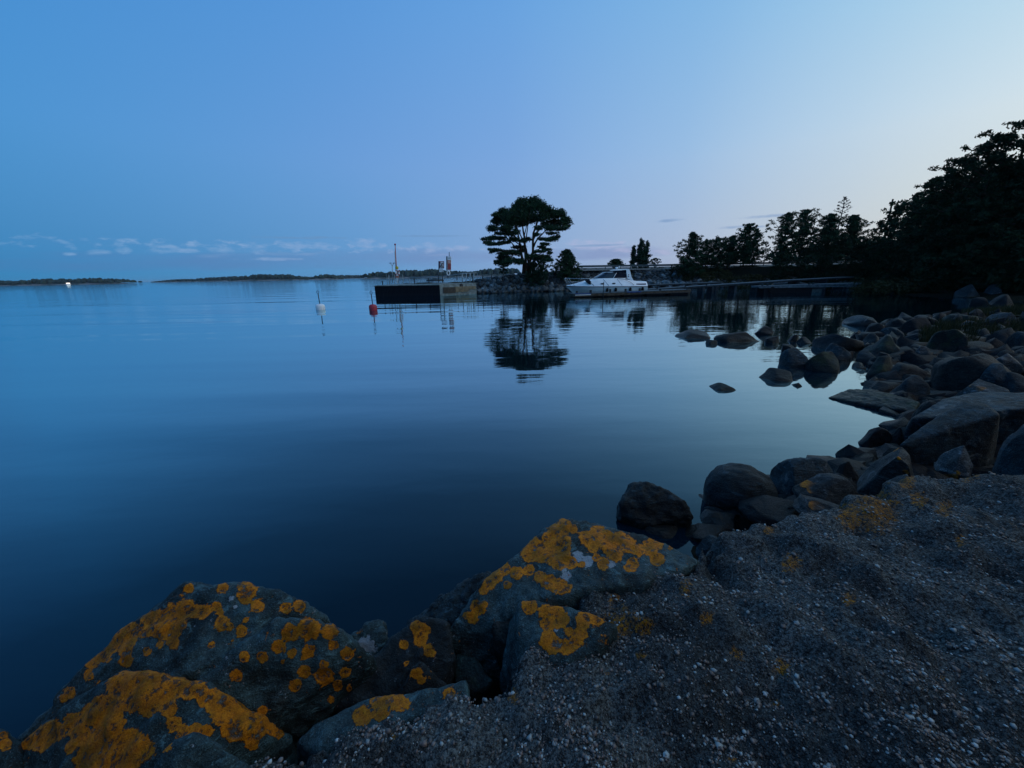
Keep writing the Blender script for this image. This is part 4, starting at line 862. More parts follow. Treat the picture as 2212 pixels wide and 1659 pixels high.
# white hoop railing at the outer end
wr = empty('ladder_railing', A(*q5(460, 770), 58), 'low white hooped railing around the mast at the outer end', 'railing'); wl2 = Vector(wr.location)
for x0_, x1_ in ((320, 355), (370, 455), (520, 600), (455, 520)):
    p_ = [Vector(A(*q5(zx, zy), 59)) - wl2 for zx, zy in ((x0_, 690), (x0_, 632), (x1_, 628), (x1_, 690))]; p_[0].z = p_[3].z = ZT - wl2.z - .05
    tube_obj('hoop', p_, .035, MAT['rail'], wr)
# mast
ms = empty('signal_mast', A(*q5(505, 772), 56.5), 'tall leaning red mast with white lower half at the outer end of the quay', 'mast'); mo = Vector(ms.location)
mpts = [Vector(A(*q5(zx, zy), 56.5)) - mo for zx, zy in ((505, 775), (495, 600), (484, 400), (474, 220), (467, 100))]
tube_obj('lower_pole', mpts[:2] + [mpts[1].lerp(mpts[2], .3)], [.09, .08, .08], MAT['white'], ms)
tube_obj('pole', [mpts[1].lerp(mpts[2], .3), mpts[2], mpts[3], mpts[4]], [.08, .07, .06, .05], MAT['salmon'], ms)
tube_obj('stay', [Vector(A(*q5(480, 640), 56.3)) - mo, Vector(A(*q5(460, 220), 56.3)) - mo], .03, MAT['steel'], ms)
bm = bmesh.new(); bmesh.ops.create_uvsphere(bm, u_segments=12, v_segments=8, radius=.13, matrix=Matrix.Translation(mpts[4])); link('top_light', bm_mesh('top_light', bm), MAT['red'], ms, True)
bm = bmesh.new(); bmesh.ops.create_uvsphere(bm, u_segments=12, v_segments=8, radius=.24, matrix=Matrix.Translation(Vector(A(*q5(498, 508), 56.4)) - mo)); link('lamp_globe', bm_mesh('lamp_globe', bm), MAT['yellow'], ms, True)
bm = bmesh.new(); cc_ = Vector(A(*q5(508, 590), 56.2)) - mo
rg = [cc_ + Vector((.24 * math.cos(t_), 0, .36 * math.sin(t_))) for t_ in np.linspace(0, 2 * math.pi, 21)]; add_tube(bm, rg, .08, 8); link('lifebuoy', bm_mesh('lifebuoy', bm), MAT['white'], ms, True)
for t_ in (.6, 2.2, 3.8, 5.4):
    tube_obj('buoy_band', [cc_ + Vector((.24 * math.cos(t_ + d2), 0, .36 * math.sin(t_ + d2))) for d2 in (-.25, 0, .25)], .088, MAT['red'], ms)
box_obj('bracket', Vector(A(*q5(505, 660), 56.4)) - mo, (.4, .12, .3), MAT['salmon'], ms, None, .01)
# twin lamp
lp = empty('lamp_post', A(*q5(425, 770), 57.5), 'thin grey lamp post with two short curved arms', 'lamp post'); lo = Vector(lp.location)
tube_obj('pole', [Vector(A(*q5(425, 772), 57.5)) - lo, Vector(A(*q5(417, 465), 57.5)) - lo], .05, MAT['steel'], lp)
for sx in (-1, 1):
    pp = [(417, 468), (417 + sx * 12, 456), (417 + sx * 22, 440), (417 + sx * 24, 428)]
    tube_obj('arm', [Vector(A(*q5(*p_), 57.5)) - lo for p_ in pp], .035, MAT['steel'], lp)
    c_ = Vector(A(*q5(417 + sx * 30, 424), 57.5)) - lo; box_obj('lamp_head', c_, (.34, .16, .1), MAT['steel'], lp, None, .02)
# signs
def board(par, pl, x0_, x1_, y0_, y1_, Yd, mat, name, th=.04, yoff=0):
    p00, p10, p11, p01 = [Vector(A(*q5(x, y), Yd + yoff)) - pl for x, y in ((x0_, y0_), (x1_, y0_), (x1_, y1_), (x0_, y1_))]
    bm = bmesh.new(); f = [bm.verts.new(v) for v in (p00, p10, p11, p01)]; b2 = [bm.verts.new(v + Vector((0, th, 0))) for v in (p00, p10, p11, p01)]
    bm.faces.new(f[::-1]); bm.faces.new(b2)
    for i in range(4): bm.faces.new((f[i], f[(i + 1) % 4], b2[(i + 1) % 4], b2[i]))
    bmesh.ops.recalc_face_normals(bm, faces=bm.faces); return link(name, bm_mesh(name, bm), mat, par)
ns = empty('anchoring_sign', A(*q5(1280, 740), 57), 'white no-anchoring sign with dark red border above a smaller white plate', 'sign'); nl = Vector(ns.location)
bd = board(ns, nl, 1236, 1320, 392, 516, 57, MAT['maroon'], 'border', .1); bd2 = board(ns, nl, 1250, 1310, 404, 505, 57, MAT['white'], 'face', .03, -.035)
board(ns, nl, 1222, 1237, 390, 575, 57.05, MAT['steel_d'], 'side_panel', .3)
tube_obj('slash', [Vector(A(*q5(1251, 405), 56.9)) - nl, Vector(A(*q5(1309, 503), 56.9)) - nl], .035, MAT['maroon'], ns)
bm = bmesh.new(); Q = lambda x, y: Vector(A(*q5(x, y), 56.86)) - nl
add_tube(bm, [Q(1298, 418), Q(1264, 485)], .04, 6); add_tube(bm, [Q(1282, 428), Q(1304, 438)], .035, 6); add_tube(bm, [Q(1256, 462), Q(1258, 484), Q(1272, 495), Q(1288, 490)], .04, 6); link('anchor_symbol', bm_mesh('anchor_symbol', bm), MAT['black'], ns)
board(ns, nl, 1238, 1306, 520, 580, 57, MAT['white'], 'lower_plate', .05)
for yy in (538, 550, 562): board(ns, nl, 1246, 1296, yy, yy + 3, 57, MAT['steel_d'], 'text_line', .01, -.012)
for zx in (1222, 1290): tube_obj('post', [Q(zx, 740) + Vector((0, .15, -.2)), Q(zx - 4, 560) + Vector((0, .15, 0))], .05, MAT['steel_d'], ns)
tb = empty('notice_board', A(*q5(1400, 690), 58), 'tall narrow board, white above fading to striped red below', 'sign'); tl = Vector(tb.location)
board(tb, tl, 1358, 1378, 306, 550, 58, MAT['steel_d'], 'side_panel', .35)
board(tb, tl, 1378, 1440, 306, 552, 58, MAT['white'], 'panel', .3)
board(tb, tl, 1380, 1439, 372, 440, 58, MAT['salmon'], 'upper_band', .01, -.012)
board(tb, tl, 1382, 1441, 440, 540, 58, MAT['red'], 'lower_band', .01, -.012)
for k, yy in enumerate((328, 340, 388, 402, 418, 450, 465, 480, 495, 510, 524)):
    board(tb, tl, 1388, 1388 + random.uniform(30, 46), yy, yy + 5, 58, MAT['steel'] if yy < 350 else MAT['white'] if yy < 430 else MAT['salmon'], 'text_line', .01, -.024)
tube_obj('antenna', [Vector(A(*q5(1411, 306), 58.1)) - tl, Vector(A(*q5(1410, 232), 58.1)) - tl], .045, MAT['steel_d'], tb)
tube_obj('post', [Vector(A(*q5(1386, 552), 58.2)) - tl, Vector(A(*q5(1390, 690), 58.2)) - tl], .06, MAT['steel_d'], tb)
tube_obj('post', [Vector(A(*q5(1425, 552), 58.2)) - tl, Vector(A(*q5(1425, 690), 58.2)) - tl], .05, MAT['steel'], tb)
lb_ = Vector(A(*q5(1396, 598), 57.9)) - tl
tube_obj('lifebuoy', [lb_ + Vector((.2 * math.cos(t_), 0, .3 * math.sin(t_))) for t_ in np.linspace(0, 2 * math.pi, 17)], .07, MAT['white'], tb)
# a small beached skiff beside the signs
sk = empty('skiff', A(*q5(1165, 742), 60), 'small dark upturned skiff lying behind the quay posts', 'boat')
bm = bmesh.new(); n = 10; R0 = []
for i in range(n + 1):
    t_ = i / n; w = math.sin(math.pi * min(1, t_ * 1.05 + .0)) ** .6 * .55 if 0 < t_ < 1 else .03; x = (t_ - .5) * 2.6
    R0.append([bm.verts.new((x, w * math.cos(a), .38 * math.sin(a) * (.5 + .5 * math.sin(math.pi * t_)))) for a in np.linspace(0, math.pi, 7)])
for a, b_ in zip(R0, R0[1:]):
    for k in range(6): bm.faces.new((a[k], b_[k], b_[k + 1], a[k + 1]))
link('hull', bm_mesh('hull', bm), MAT['steel_d'], sk, True); tube_obj('keel', [(-1.2, 0, .22), (0, 0, .40), (1.2, 0, .22)], .03, MAT['wood_gd'], sk)

# ------------------------------------------------------------------ buoys
def buoy(x, yw, Rr, hs, mat, label):
    p_ = G(x, yw); e = empty('buoy', (p_[0], p_[1] + Rr * .5, 0), label, 'buoy', 'mooring buoys off the quay')
    bm = bmesh.new(); add_lathe(bm, [(.02, -.5), (Rr * .55, -.35), (Rr * .95, -.1), (Rr, .05), (Rr, .28), (Rr * .93, .38), (Rr * .6, .46), (.06, .48)], n=24); link('float', bm_mesh('float', bm), MAT[mat], e, True)
    tube_obj('pole', [(0, 0, .45), (-.02, 0, .45 + hs)], .035, MAT['steel_d'], e)
    tube_obj('ring', [Vector((-.02 + .09 * math.cos(t_), 0, .45 + hs + .12 + .12 * math.sin(t_))) for t_ in np.linspace(0, 2 * math.pi, 13)], .02, MAT['steel_d'], e)
buoy(690.5, 669.5, .36, .85, 'white', 'white mooring buoy with a dark pole in open water')
buoy(805, 671, .31, .80, 'red', 'red mooring buoy with a dark ringed pole beside the black wall')

# ------------------------------------------------------------------ motor cruiser
pd = G(1492, 636)[:2] - G(1241, 643)[:2]; pa = math.atan2(pd[1], pd[0])
bow = A(1224, 606, 46.2)
bt = empty('motor_cruiser', (bow[0], bow[1], 0), 'white motor cruiser with dark windscreen moored behind the pontoon', 'motor boat', rz=pa * .9); bt.scale = (1.05,) * 3
st_x = [0, .25, .7, 1.4, 2.4, 3.6, 5, 6.6, 8.0, 8.75]
hbm = np.interp(st_x, [0, .25, .7, 1.4, 2.4, 3.6, 5, 8.75], [.04, .3, .62, .98, 1.25, 1.4, 1.46, 1.4])
shz = np.interp(st_x, [0, 2, 5, 8.75], [1.05, .98, .93, .86])
chb = np.interp(st_x, [0, .7, 1.4, 2.4, 3.6, 5, 8.75], [.0, .12, .42, .8, 1.08, 1.22, 1.25]); chz = np.interp(st_x, [0, .7, 1.4, 2.4, 5, 8.75], [1.0, .72, .45, .26, .14, .1])
kz = np.interp(st_x, [0, .5, 1.0, 1.6, 2.6, 8.75], [1.0, .55, .05, -.3, -.5, -.5])
tz = np.interp(st_x, [0, .6, 1.8, 3.1, 6.2, 7.0, 8.75], [1.1, 1.2, 1.46, 1.80, 1.82, 1.44, 1.38])
def loft(name, secs, mat, smooth=True, parent=bt, endcap=True):
    bm = bmesh.new(); R0 = [[bm.verts.new(p_) for p_ in s_] for s_ in secs]
    for a, b_ in zip(R0, R0[1:]):
        for k in range(len(a) - 1): bm.faces.new((a[k], b_[k], b_[k + 1], a[k + 1]))
    if endcap: bm.faces.new(R0[-1]); bm.faces.new(R0[0][::-1])
    bmesh.ops.recalc_face_normals(bm, faces=bm.faces); o = link(name, bm_mesh(name, bm), mat, parent, False)
    if smooth:
        o.data.polygons.foreach_set('use_smooth', [True] * len(o.data.polygons)); m = o.modifiers.new('e', 'EDGE_SPLIT'); m.split_angle = .6
    return o
hs_ = []
for i, x in enumerate(st_x):
    half = [(x, hbm[i], shz[i]), (x, (hbm[i] + chb[i]) / 2 + .04, (shz[i] + chz[i]) / 2), (x, chb[i], chz[i]), (x, 0, kz[i])]
    hs_.append(half + [(p_[0], -p_[1], p_[2]) for p_ in half[:-1][::-1]])
loft('hull', hs_, MAT['gel_g'])
ds_ = []
for i, x in enumerate(st_x):
    hb_ = hbm[i]; mid_z = shz[i] + (tz[i] - shz[i]) * .55
    half = [(x, hb_, shz[i] + .03), (x, hb_ * .9, mid_z), (x, hb_ * .78, tz[i] - .03), (x, hb_ * .6, tz[i] + .02), (x, 0, tz[i] + .06)]
    ds_.append(half + [(p_[0], -p_[1], p_[2]) for p_ in half[:-1][::-1]])
loft('deck', ds_, MAT['gel'])
rr_ = [(x, -hbm[i] - .02, shz[i] + .015) for i, x in enumerate(st_x)]
tube_obj('rub_rail', rr_, .035, MAT['rubber'], bt); tube_obj('rub_rail', [(x, -y, z) for x, y, z in rr_], .035, MAT['rubber'], bt)
# windscreen
wb = [(2.9, 0), (3.05, .55), (3.7, .93), (5.0, 1.06), (6.45, 1.06)]; wt_ = [(4.1, 0), (4.15, .45), (4.5, .72), (5.2, .84), (6.35, .88)]
def sheet(name, lo, hi, z0, z1, mat, sgn, parent=bt):
    bm = bmesh.new(); a = [bm.verts.new((x, sgn * y, z0(x))) for x, y in lo]; b_ = [bm.verts.new((x, sgn * y, z1(x))) for x, y in hi]
    a2 = [bm.verts.new((x + .01, sgn * (y - .02), z0(x))) for x, y in lo]; b2 = [bm.verts.new((x + .01, sgn * (y - .02), z1(x))) for x, y in hi]
    for k in range(len(a) - 1):
        bm.faces.new((a[k], a[k + 1], b_[k + 1], b_[k])); bm.faces.new((a2[k], b2[k], b2[k + 1], a2[k + 1]))
    bmesh.ops.recalc_face_normals(bm, faces=bm.faces); return link(name, bm_mesh(name, bm), mat, parent)
z0f = lambda x: 1.80; z1f = lambda x: 2.44 - max(0, 4.6 - x) * .05
for sg in (-1, 1):
    sheet('windscreen', wb[:4], wt_[:4], z0f, z1f, MAT['glass'], sg); sheet('side_window', wb[3:], wt_[3:], z0f, lambda x: 2.44 - (x - 5.2) * .12, MAT['canvas'], sg)
    tube_obj('windscreen_frame', [(x, sg * y, z1f(x) + .02) for x, y in wt_[:4]] + [(6.35, sg * .88, 2.32)], .03, MAT['gel'], bt)
    tube_obj('windscreen_pillar', [(wb[3][0] - .1, sg * 1.05, 1.82), (5.35, sg * .85, 2.42)], .03, MAT['gel'], bt)
    tube_obj('windscreen_base', [(x, sg * y, 1.80) for x, y in wb], .03, MAT['gel'], bt)
    bm = bmesh.new(); add_prism(bm, [(6.42, 2.1), (6.36, 2.5), (6.3, 2.68), (6.45, 2.76), (6.66, 2.70), (6.8, 2.45), (6.92, 2.0), (7.3, 1.42), (6.5, 1.78)], sg * 1.0 - .06, sg * 1.0 + .06)
    bmesh.ops.recalc_face_normals(bm, faces=bm.faces); link('radar_arch', bm_mesh('radar_arch', bm), MAT['gel'], bt)
    box_obj('arch_vent', (6.62, sg * 1.07, 2.15), (.1, .02, .07), MAT['rubber'], bt); box_obj('arch_vent', (6.6, sg * 1.07, 1.98), (.12, .02, .09), MAT['rubber'], bt)
    for hx in (3.6, 4.86):
        bm = bmesh.new(); add_lathe(bm, [(.0001, -.02), (.2, -.02), (.2, .02), (.0001, .02)], n=20); bmesh.ops.transform(bm, matrix=Matrix.Translation((hx, sg * (1.4 * .925 if hx < 4 else 1.45 * .925), 1.27)) @ Matrix.Rotation(math.pi / 2, 4, 'X') @ Matrix.Diagonal((1, .42, 2.6, 1)), verts=bm.verts)
        link('porthole', bm_mesh('porthole', bm), MAT['glass'], bt)
    box_obj('vent_band', (8.0, sg * 1.31, 1.14), (1.1, .06, .13), MAT['navy'], bt, None, .01)
    # handrails on the deck
    for a, b_ in (((2.35, 1.14, 1.42), (2.7, 1.28, 1.08)), ((3.75, 1.16, 1.72), (4.3, 1.42, 1.06)), ((5.3, 1.18, 1.72), (5.8, 1.42, 1.04))):
        tube_obj('stanchion', [(a[0], sg * a[1], a[2]), (b_[0], sg * b_[1], b_[2])], .022, MAT['steel'], bt)
    tube_obj('grab_rail', [(5.5, sg * 1.22, 1.75), (6.1, sg * 1.3, 1.66), (6.7, sg * 1.38, 1.4), (7.15, sg * 1.42, 1.08)], .022, MAT['steel'], bt)
    tube_obj('pulpit', [(.35, sg * .36, 1.1), (-.1, sg * .3, 1.62), (-.22, sg * .24, 1.88), (-.1, sg * .22, 1.93), (.4, sg * .5, 1.88), (1.8, sg * 1.0, 1.82), (3.0, sg * 1.15, 1.8)], .018, MAT['chrome'], bt)
    tube_obj('pulpit_brace', [(.75, sg * .6, 1.12), (.2, sg * .45, 1.75), (.1, sg * .42, 1.9)], .018, MAT['chrome'], bt)
    tube_obj('mid_rail', [(.1, sg * .4, 1.5), (1.0, sg * .78, 1.5), (1.9, sg * 1.05, 1.48)], .012, MAT['chrome'], bt)
bm = bmesh.new(); add_prism(bm, [(5.2, 2.64), (5.4, 2.71), (6.4, 2.77), (6.7, 2.73), (6.7, 2.68), (5.3, 2.62)], -.95, .95); bmesh.ops.recalc_face_normals(bm, faces=bm.faces); link('hardtop', bm_mesh('hardtop', bm), MAT['gel'], bt)
bm = bmesh.new(); add_prism(bm, [(4.9, 2.46), (5.1, 2.58), (6.5, 2.63), (6.4, 2.3), (5.3, 2.42)], -.92, .92); bmesh.ops.recalc_face_normals(bm, faces=bm.faces); link('soft_top', bm_mesh('soft_top', bm), MAT['canvas'], bt)
bm = bmesh.new(); add_prism(bm, [(4.1, 2.40), (4.2, 2.44), (5.4, 2.47), (6.3, 2.40), (6.3, 2.34), (5.2, 2.40)], -.7, .7); bmesh.ops.recalc_face_normals(bm, faces=bm.faces); link('cabin_roof', bm_mesh('cabin_roof', bm), MAT['canvas'], bt)
bm = bmesh.new(); add_lathe(bm, [(.02, 2.8), (.16, 2.86), (.17, 2.94), (.1, 2.99)], c=(5.65, 0, 0), n=16); add_box(bm, (5.65, 0, 2.79), (.06, .06, .1)); link('radar_dome', bm_mesh('radar_dome', bm), MAT['gel'], bt, True)
tube_obj('aerial', [(6.0, .2, 2.75), (6.02, .2, 3.1)], .02, MAT['gel'], bt); box_obj('horn', (6.02, .2, 3.0), (.14, .1, .08), MAT['gel'], bt)
bm = bmesh.new(); add_prism(bm, [(1.75, 1.82), (2.1, 1.80), (2.35, 1.55), (2.35, 1.22), (2.1, 1.3), (1.8, 1.6)], -1.22, -.95); bmesh.ops.recalc_face_normals(bm, faces=bm.faces); link('cover_bag', bm_mesh('cover_bag', bm), MAT['canvas'], bt)
box_obj('swim_platform', (9.0, 0, .42), (.6, 2.4, .08), MAT['gel'], bt, None, .02)
tube_obj('anchor', [(-.05, 0, 1.0), (.12, 0, .82), (.2, .12, .72)], .03, MAT['steel'], bt)
for fx in (4.1, 5.05, 6.7, 8.1):
    bm = bmesh.new(); add_lathe(bm, [(.03, .25), (.12, .3), (.14, .45), (.14, .66), (.11, .78), (.02, .84)], c=(fx, -1.55, 0), n=12); link('fender', bm_mesh('fender', bm), MAT['rubber'], bt, True)

# ------------------------------------------------------------------ pontoon in front of the cruiser
def jetty(name, a, b_, z0, z1, width, label, planks, side='wood_d', top='wood_g', thick=.35, posts=(), cat='jetty', floats=()):
    a, b_ = Vector(a), Vector(b_); d_ = b_ - a; L = Vector((d_.x, d_.y)).length; ang = math.atan2(d_.y, d_.x); pitch = math.atan2(z1 - z0, L)
    e = empty(name, (a.x, a.y, 0), label, cat, rz=ang)
    rot = Matrix.Rotation(-pitch, 3, 'Y')
    box_obj('frame', Vector((L / 2, width / 2, (z0 + z1) / 2 - thick / 2 - .045)), (math.hypot(L, z1 - z0), width, thick), MAT[side], e, rot, .02)
    bm = bmesh.new(); pw = L / planks; add_box(bm, (0, 0, 0), (pw * .9, width + .06, .04), None, .004); pm_ = bm_mesh('plank', bm); pm_.materials.append(MAT[top])
    for i in range(planks):
        t_ = (i + .5) / planks; o = bpy.data.objects.new('plank', pm_); C.objects.link(o); o.parent = e; o.location = (L * t_, width / 2, z0 + (z1 - z0) * t_ - .02 + random.uniform(-.006, .006)); o.rotation_euler = (0, -pitch, random.uniform(-.006, .006))
    for t_, h_, w_ in posts: box_obj('bollard', (L * t_, .12, z0 + (z1 - z0) * t_ + h_ / 2), (w_, .14, h_), MAT['wood_gd'], e, None, .01)
    for t_, lw, mt in floats: box_obj('float', (L * t_, width / 2, -.05), (lw, width * .9, max(.3, 2 * (z0 + (z1 - z0) * t_ - thick))), MAT[mt], e, None, .03)
    return e, L
a_ = G(1241, 643); b2_ = G(1492, 636)
pe, pL = jetty('pontoon', (a_[0], a_[1], 0), (b2_[0], b2_[1], 0), 0.40, .56, 2.2, 'long floating pontoon with brown fender boards in front of the white cruiser', 56, thick=.3,
               posts=[(.02, .3, .2), (.135, .34, .22), (.30, .36, .2), (.43, .34, .2), (.55, .34, .2), (.73, .2, .2), (.97, .25, .2)])
box_obj('fender_board', (pL * .07, -.05, .40), (pL * .13, .06, .07), MAT['blue'], pe); box_obj('fender_board', (pL * .07, -.05, .27), (pL * .13, .06, .06), MAT['white'], pe)
box_obj('fender_board', (pL * .50, -.05, .44), (pL * .12, .06, .09), MAT['blue'], pe)
box_obj('fender_board', (pL * .33, -.05, .22), (pL * .38, .05, .07), MAT['wood_d'], pe); box_obj('fender_board', (pL * .76, -.05, .22), (pL * .44, .05, .07), MAT['wood_gd'], pe)
for k in range(5): box_obj('float', (pL * (.1 + .2 * k), 1.2, .02), (pL * .17, 2.1, .36), MAT['rubber'], pe, None, .03)
tube_obj('mooring_pole', [(pL * .235, -.15, -.5), (pL * .235, -.15, 1.6)], .045, MAT['steel_d'], pe)
a_ = A(1400, 630, 45.2); g1 = A(1700, 603.5, 46.0); b2_ = A(1850, 596, 48.5)
jetty('gangway', (a_[0] + 0, a_[1] + 1.6, 0), (g1[0], g1[1] + .2, 0), .55, 1.30, 1.6, 'long sloping wooden gangway leading from the pontoon up to the shore', 70, side='wood_gd', thick=.16,
      posts=[(.1, .3, .14), (.3, .3, .14), (.45, .25, .14)], floats=[(.28, 1.9, 'wood_d'), (.5, .25, 'wood_gd'), (.66, .25, 'wood_gd'), (.82, .25, 'wood_gd')])
jetty('footbridge', (g1[0] + .05, g1[1] + .2, 0), (b2_[0], b2_[1] + .3, 0), 1.31, 1.5, 1.5, 'upper footbridge of grey planks reaching the wooded shore', 30, side='wood_gd', thick=.14, floats=[(.2, .25, 'wood_gd'), (.6, .25, 'wood_gd')])
a_ = A(1372, 607, 50.5); b2_ = A(1560, 607, 52)
jetty('jetty', (a_[0], a_[1], 0), (b2_[0], b2_[1], 0), .95, 1.1, 1.4, 'narrow dark jetty on piles behind the gangway', 34, side='wood_gd', thick=.14, floats=[(t_, .3, 'wood_gd') for t_ in (.05, .2, .35, .5, .65, .8, .95)])
a_ = G(1637, 634); b2_ = A(1862, 607, 43.5)
je, jL = jetty('jetty', (a_[0], a_[1], 0), (b2_[0], b2_[1], 0), .80, .95, 1.5, 'short pale-edged jetty on a dark float, nearest the boulders', 46, side='wood_g', thick=.14, posts=[(.04, .26, .14), (.09, .28, .14), (.5, .2, .16), (.54, .2, .16)], floats=[(.30, jl, 'rubber') for jl in (5.2,)])
box_obj('float', (jL * .56, .8, .1), (1.8, 1.3, .6), MAT['conc_d'], je, None, .04); box_obj('edge_beam', (jL * .5, -.06, .62), (jL, .1, .1), MAT['wood_g'], je)
bm = bmesh.new(); add_tube(bm, [(1.4, -.2, .42), (1.4, .15, .42)], .28, 16); link('tyre', bm_mesh('tyre', bm), MAT['rubber'], je)

# ------------------------------------------------------------------ vegetation
def foliage(name, clumps, mat, parent, size=.22, dens=170, off=(0, 0, 0), kind=None, needle=1.0):
    """leaf-sized triangles through clumps (cx,cy,cz,rx,ry,rz)"""
    Vs, tn = [], []
    for cx_, cy_, cz_, rx, ry, rz in clumps:
        n = max(10, int(dens * (rx * ry + rx * rz + ry * rz) ** 1.0))
        d_ = rng.normal(size=(n, 3)); d_ /= np.linalg.norm(d_, axis=1)[:, None]; rad = rng.random(n)[:, None] ** .45
        bump_ = 1 + .25 * np.sin(d_[:, :1] * 7 + cx_ * 3) * np.cos(d_[:, 1:2] * 6 + cy_ * 2)
        c_ = d_ * rad * bump_ * np.array([rx, ry, rz]) + np.array([cx_, cy_, cz_])
        a = rng.normal(size=(n, 3)); a /= np.linalg.norm(a, axis=1)[:, None]; b_ = np.cross(a, rng.normal(size=(n, 3))); b_ /= np.linalg.norm(b_, axis=1)[:, None]
        s_ = size * rng.uniform(.6, 1.4, (n, 1))
        Vs.append(np.stack([c_ - a * s_ * needle, c_ + a * s_ * needle, c_ + b_ * s_ * .8], 1).reshape(-1, 3)); tn.append(np.repeat(np.clip(rng.normal(rng.uniform(.2, .7), .2, n), 0, 1), 3))
    V = np.concatenate(Vs) - np.array(off); T = np.arange(len(V)).reshape(-1, 3)
    return link(name, np_mesh(name, V, T, np.concatenate(tn)), MAT[mat], parent)
# --- the lone big pine on the point
def z1(zx, zy): return (1400 + .45208 * zx) / 1.82278, (720 + .45208 * zy) / 1.82278
PY_ = 60.0
pb = A(*z1(1480, 770), PY_); pb[2] = 2.75
bp = empty('pine_tree', pb, 'lone tall spreading pine with open crown standing on the point', 'pine tree'); po = Vector(pb)
def zp(x, y, dy=0.0): 
    return Vector(A(*z1(x, y), PY_ + dy)) - po
bm = bmesh.new()
limbs = [([(1462, 790, 0), (1466, 700, 0), (1440, 600, .2), (1425, 500, .4), (1395, 390, .8), (1370, 300, 1)], .26), ([(1478, 790, -.3), (1480, 640, -.4), (1470, 470, -.6), (1455, 380, -1), (1470, 250, -1.2)], .24),
         ([(1505, 800, .2), (1510, 700, .3), (1545, 600, .5), (1548, 440, .8), (1600, 280, 1.2), (1640, 220, 1.5)], .28), ([(1550, 560, .5), (1590, 480, 0), (1650, 420, -.6), (1760, 340, -1.4)], .14),
         ([(1505, 690, .2), (1488, 580, -1), (1410, 400, -1.8), (1390, 330, -2)], .15), ([(1435, 600, .2), (1340, 500, 1.2), (1220, 480, 2), (1140, 492, 2.4)], .10), ([(1430, 540, .3), (1330, 460, -.8), (1230, 400, -1.5)], .09),
         ([(1548, 620, .5), (1620, 560, -.8), (1700, 480, -1.6)], .09), ([(1560, 640, .5), (1640, 600, 1.5), (1700, 612, 2)], .07), ([(1430, 640, .2), (1340, 600, -1.2), (1230, 590, -2)], .08), ([(1545, 500, .7), (1620, 380, 1.6), (1700, 290, 2.4), (1790, 280, 2.8)], .11),
         ([(1480, 520, -.5), (1500, 380, -1.5), (1530, 200, -2)], .10), ([(1425, 510, .4), (1330, 380, 1.6), (1250, 290, 2.2)], .09), ([(1590, 690, .4), (1650, 660, -.5), (1710, 676, -1)], .05), ([(1440, 690, 0), (1350, 670, -.8), (1250, 700, -1.2)], .07),
         ([(1548, 470, .8), (1590, 400, -.5), (1640, 300, -1.5)], .08), ([(1470, 460, -.6), (1500, 330, .6), (1560, 260, 1)], .08)]
for pts, r_ in limbs:
    P_ = [zp(*p_) for p_ in pts]; sm = []
    for a, b_ in zip(P_, P_[1:]): sm += [a, a.lerp(b_, .5) + Vector((random.uniform(-.08, .08), random.uniform(-.08, .08), 0))]
    sm.append(P_[-1]); n = len(sm); add_tube(bm, sm, [r_ * (1 - .75 * i / (n - 1)) for i in range(n)], 7)
link('trunk', bm_mesh('trunk', bm), MAT['bark'], bp, True)
CL = [(1530,160,70,35),(1450,170,50,30),(1590,210,60,35),(1500,220,110,45),(1400,220,60,45),(1380,290,100,50),(1660,230,50,30),(1700,270,80,40),(1780,270,50,35),(1620,300,50,28),(1480,290,90,45),(1280,250,50,25),(1230,275,45,20),(1290,300,70,30),(1250,340,70,28),(1320,340,60,35),(1210,395,60,20),(1290,400,70,22),(1830,320,40,22),(1800,350,70,20),(1740,340,60,24),(1840,380,25,12),(1780,395,60,14),(1700,390,60,18),(1640,360,40,16),(1600,390,40,16),(1550,310,60,35),(1430,350,70,25),(1340,440,60,20),(1260,440,50,12),(1400,430,34,20),(1140,490,45,16),(1200,475,50,18),(1270,480,60,16),(1150,520,40,12),(1210,530,60,14),(1180,580,30,12),(1230,585,50,12),(1190,600,25,12),(1300,520,60,14),(1390,490,50,20),(1460,500,44,18),(1420,560,70,14),(1340,600,80,20),(1290,615,50,16),(1400,610,60,20),(1270,650,50,14),(1330,650,80,18),(1380,680,80,22),(1250,700,40,18),(1310,700,60,22),(1240,680,35,14),(1720,440,50,12),(1740,470,40,14),(1700,490,50,18),(1640,490,44,12),(1660,530,50,12),(1620,560,44,14),(1660,580,40,12),(1600,600,50,16),(1690,610,35,12),(1640,640,60,14),(1690,670,50,12),(1600,650,50,20),(1560,640,34,20),(1440,690,40,20),(1500,640,30,16),(1450,590,34,14),(1500,490,34,18),(1590,450,34,12)]
cl = []
for x, y, rx, ry in CL:
    half = math.sqrt(max(.1, 1 - ((x - 1490) / 400) ** 2)) * 4.2; dy = random.uniform(-half, half) * .8
    for _ in range(5):
        c_ = zp(x + random.uniform(-.6, .6) * rx, y + random.uniform(-.4, .4) * ry, dy + random.uniform(-.6, .6)); k = .0168
        b = 1.75 if y < 400 else 1.5; cl.append((c_.x, c_.y, c_.z, rx * k * random.uniform(.3, .6) * b, rx * k * .5 * b, max(.16, ry * k * random.uniform(.45, .8) * b)))
foliage('crown', cl, 'pine', bp, .13, 150, needle=1.3)

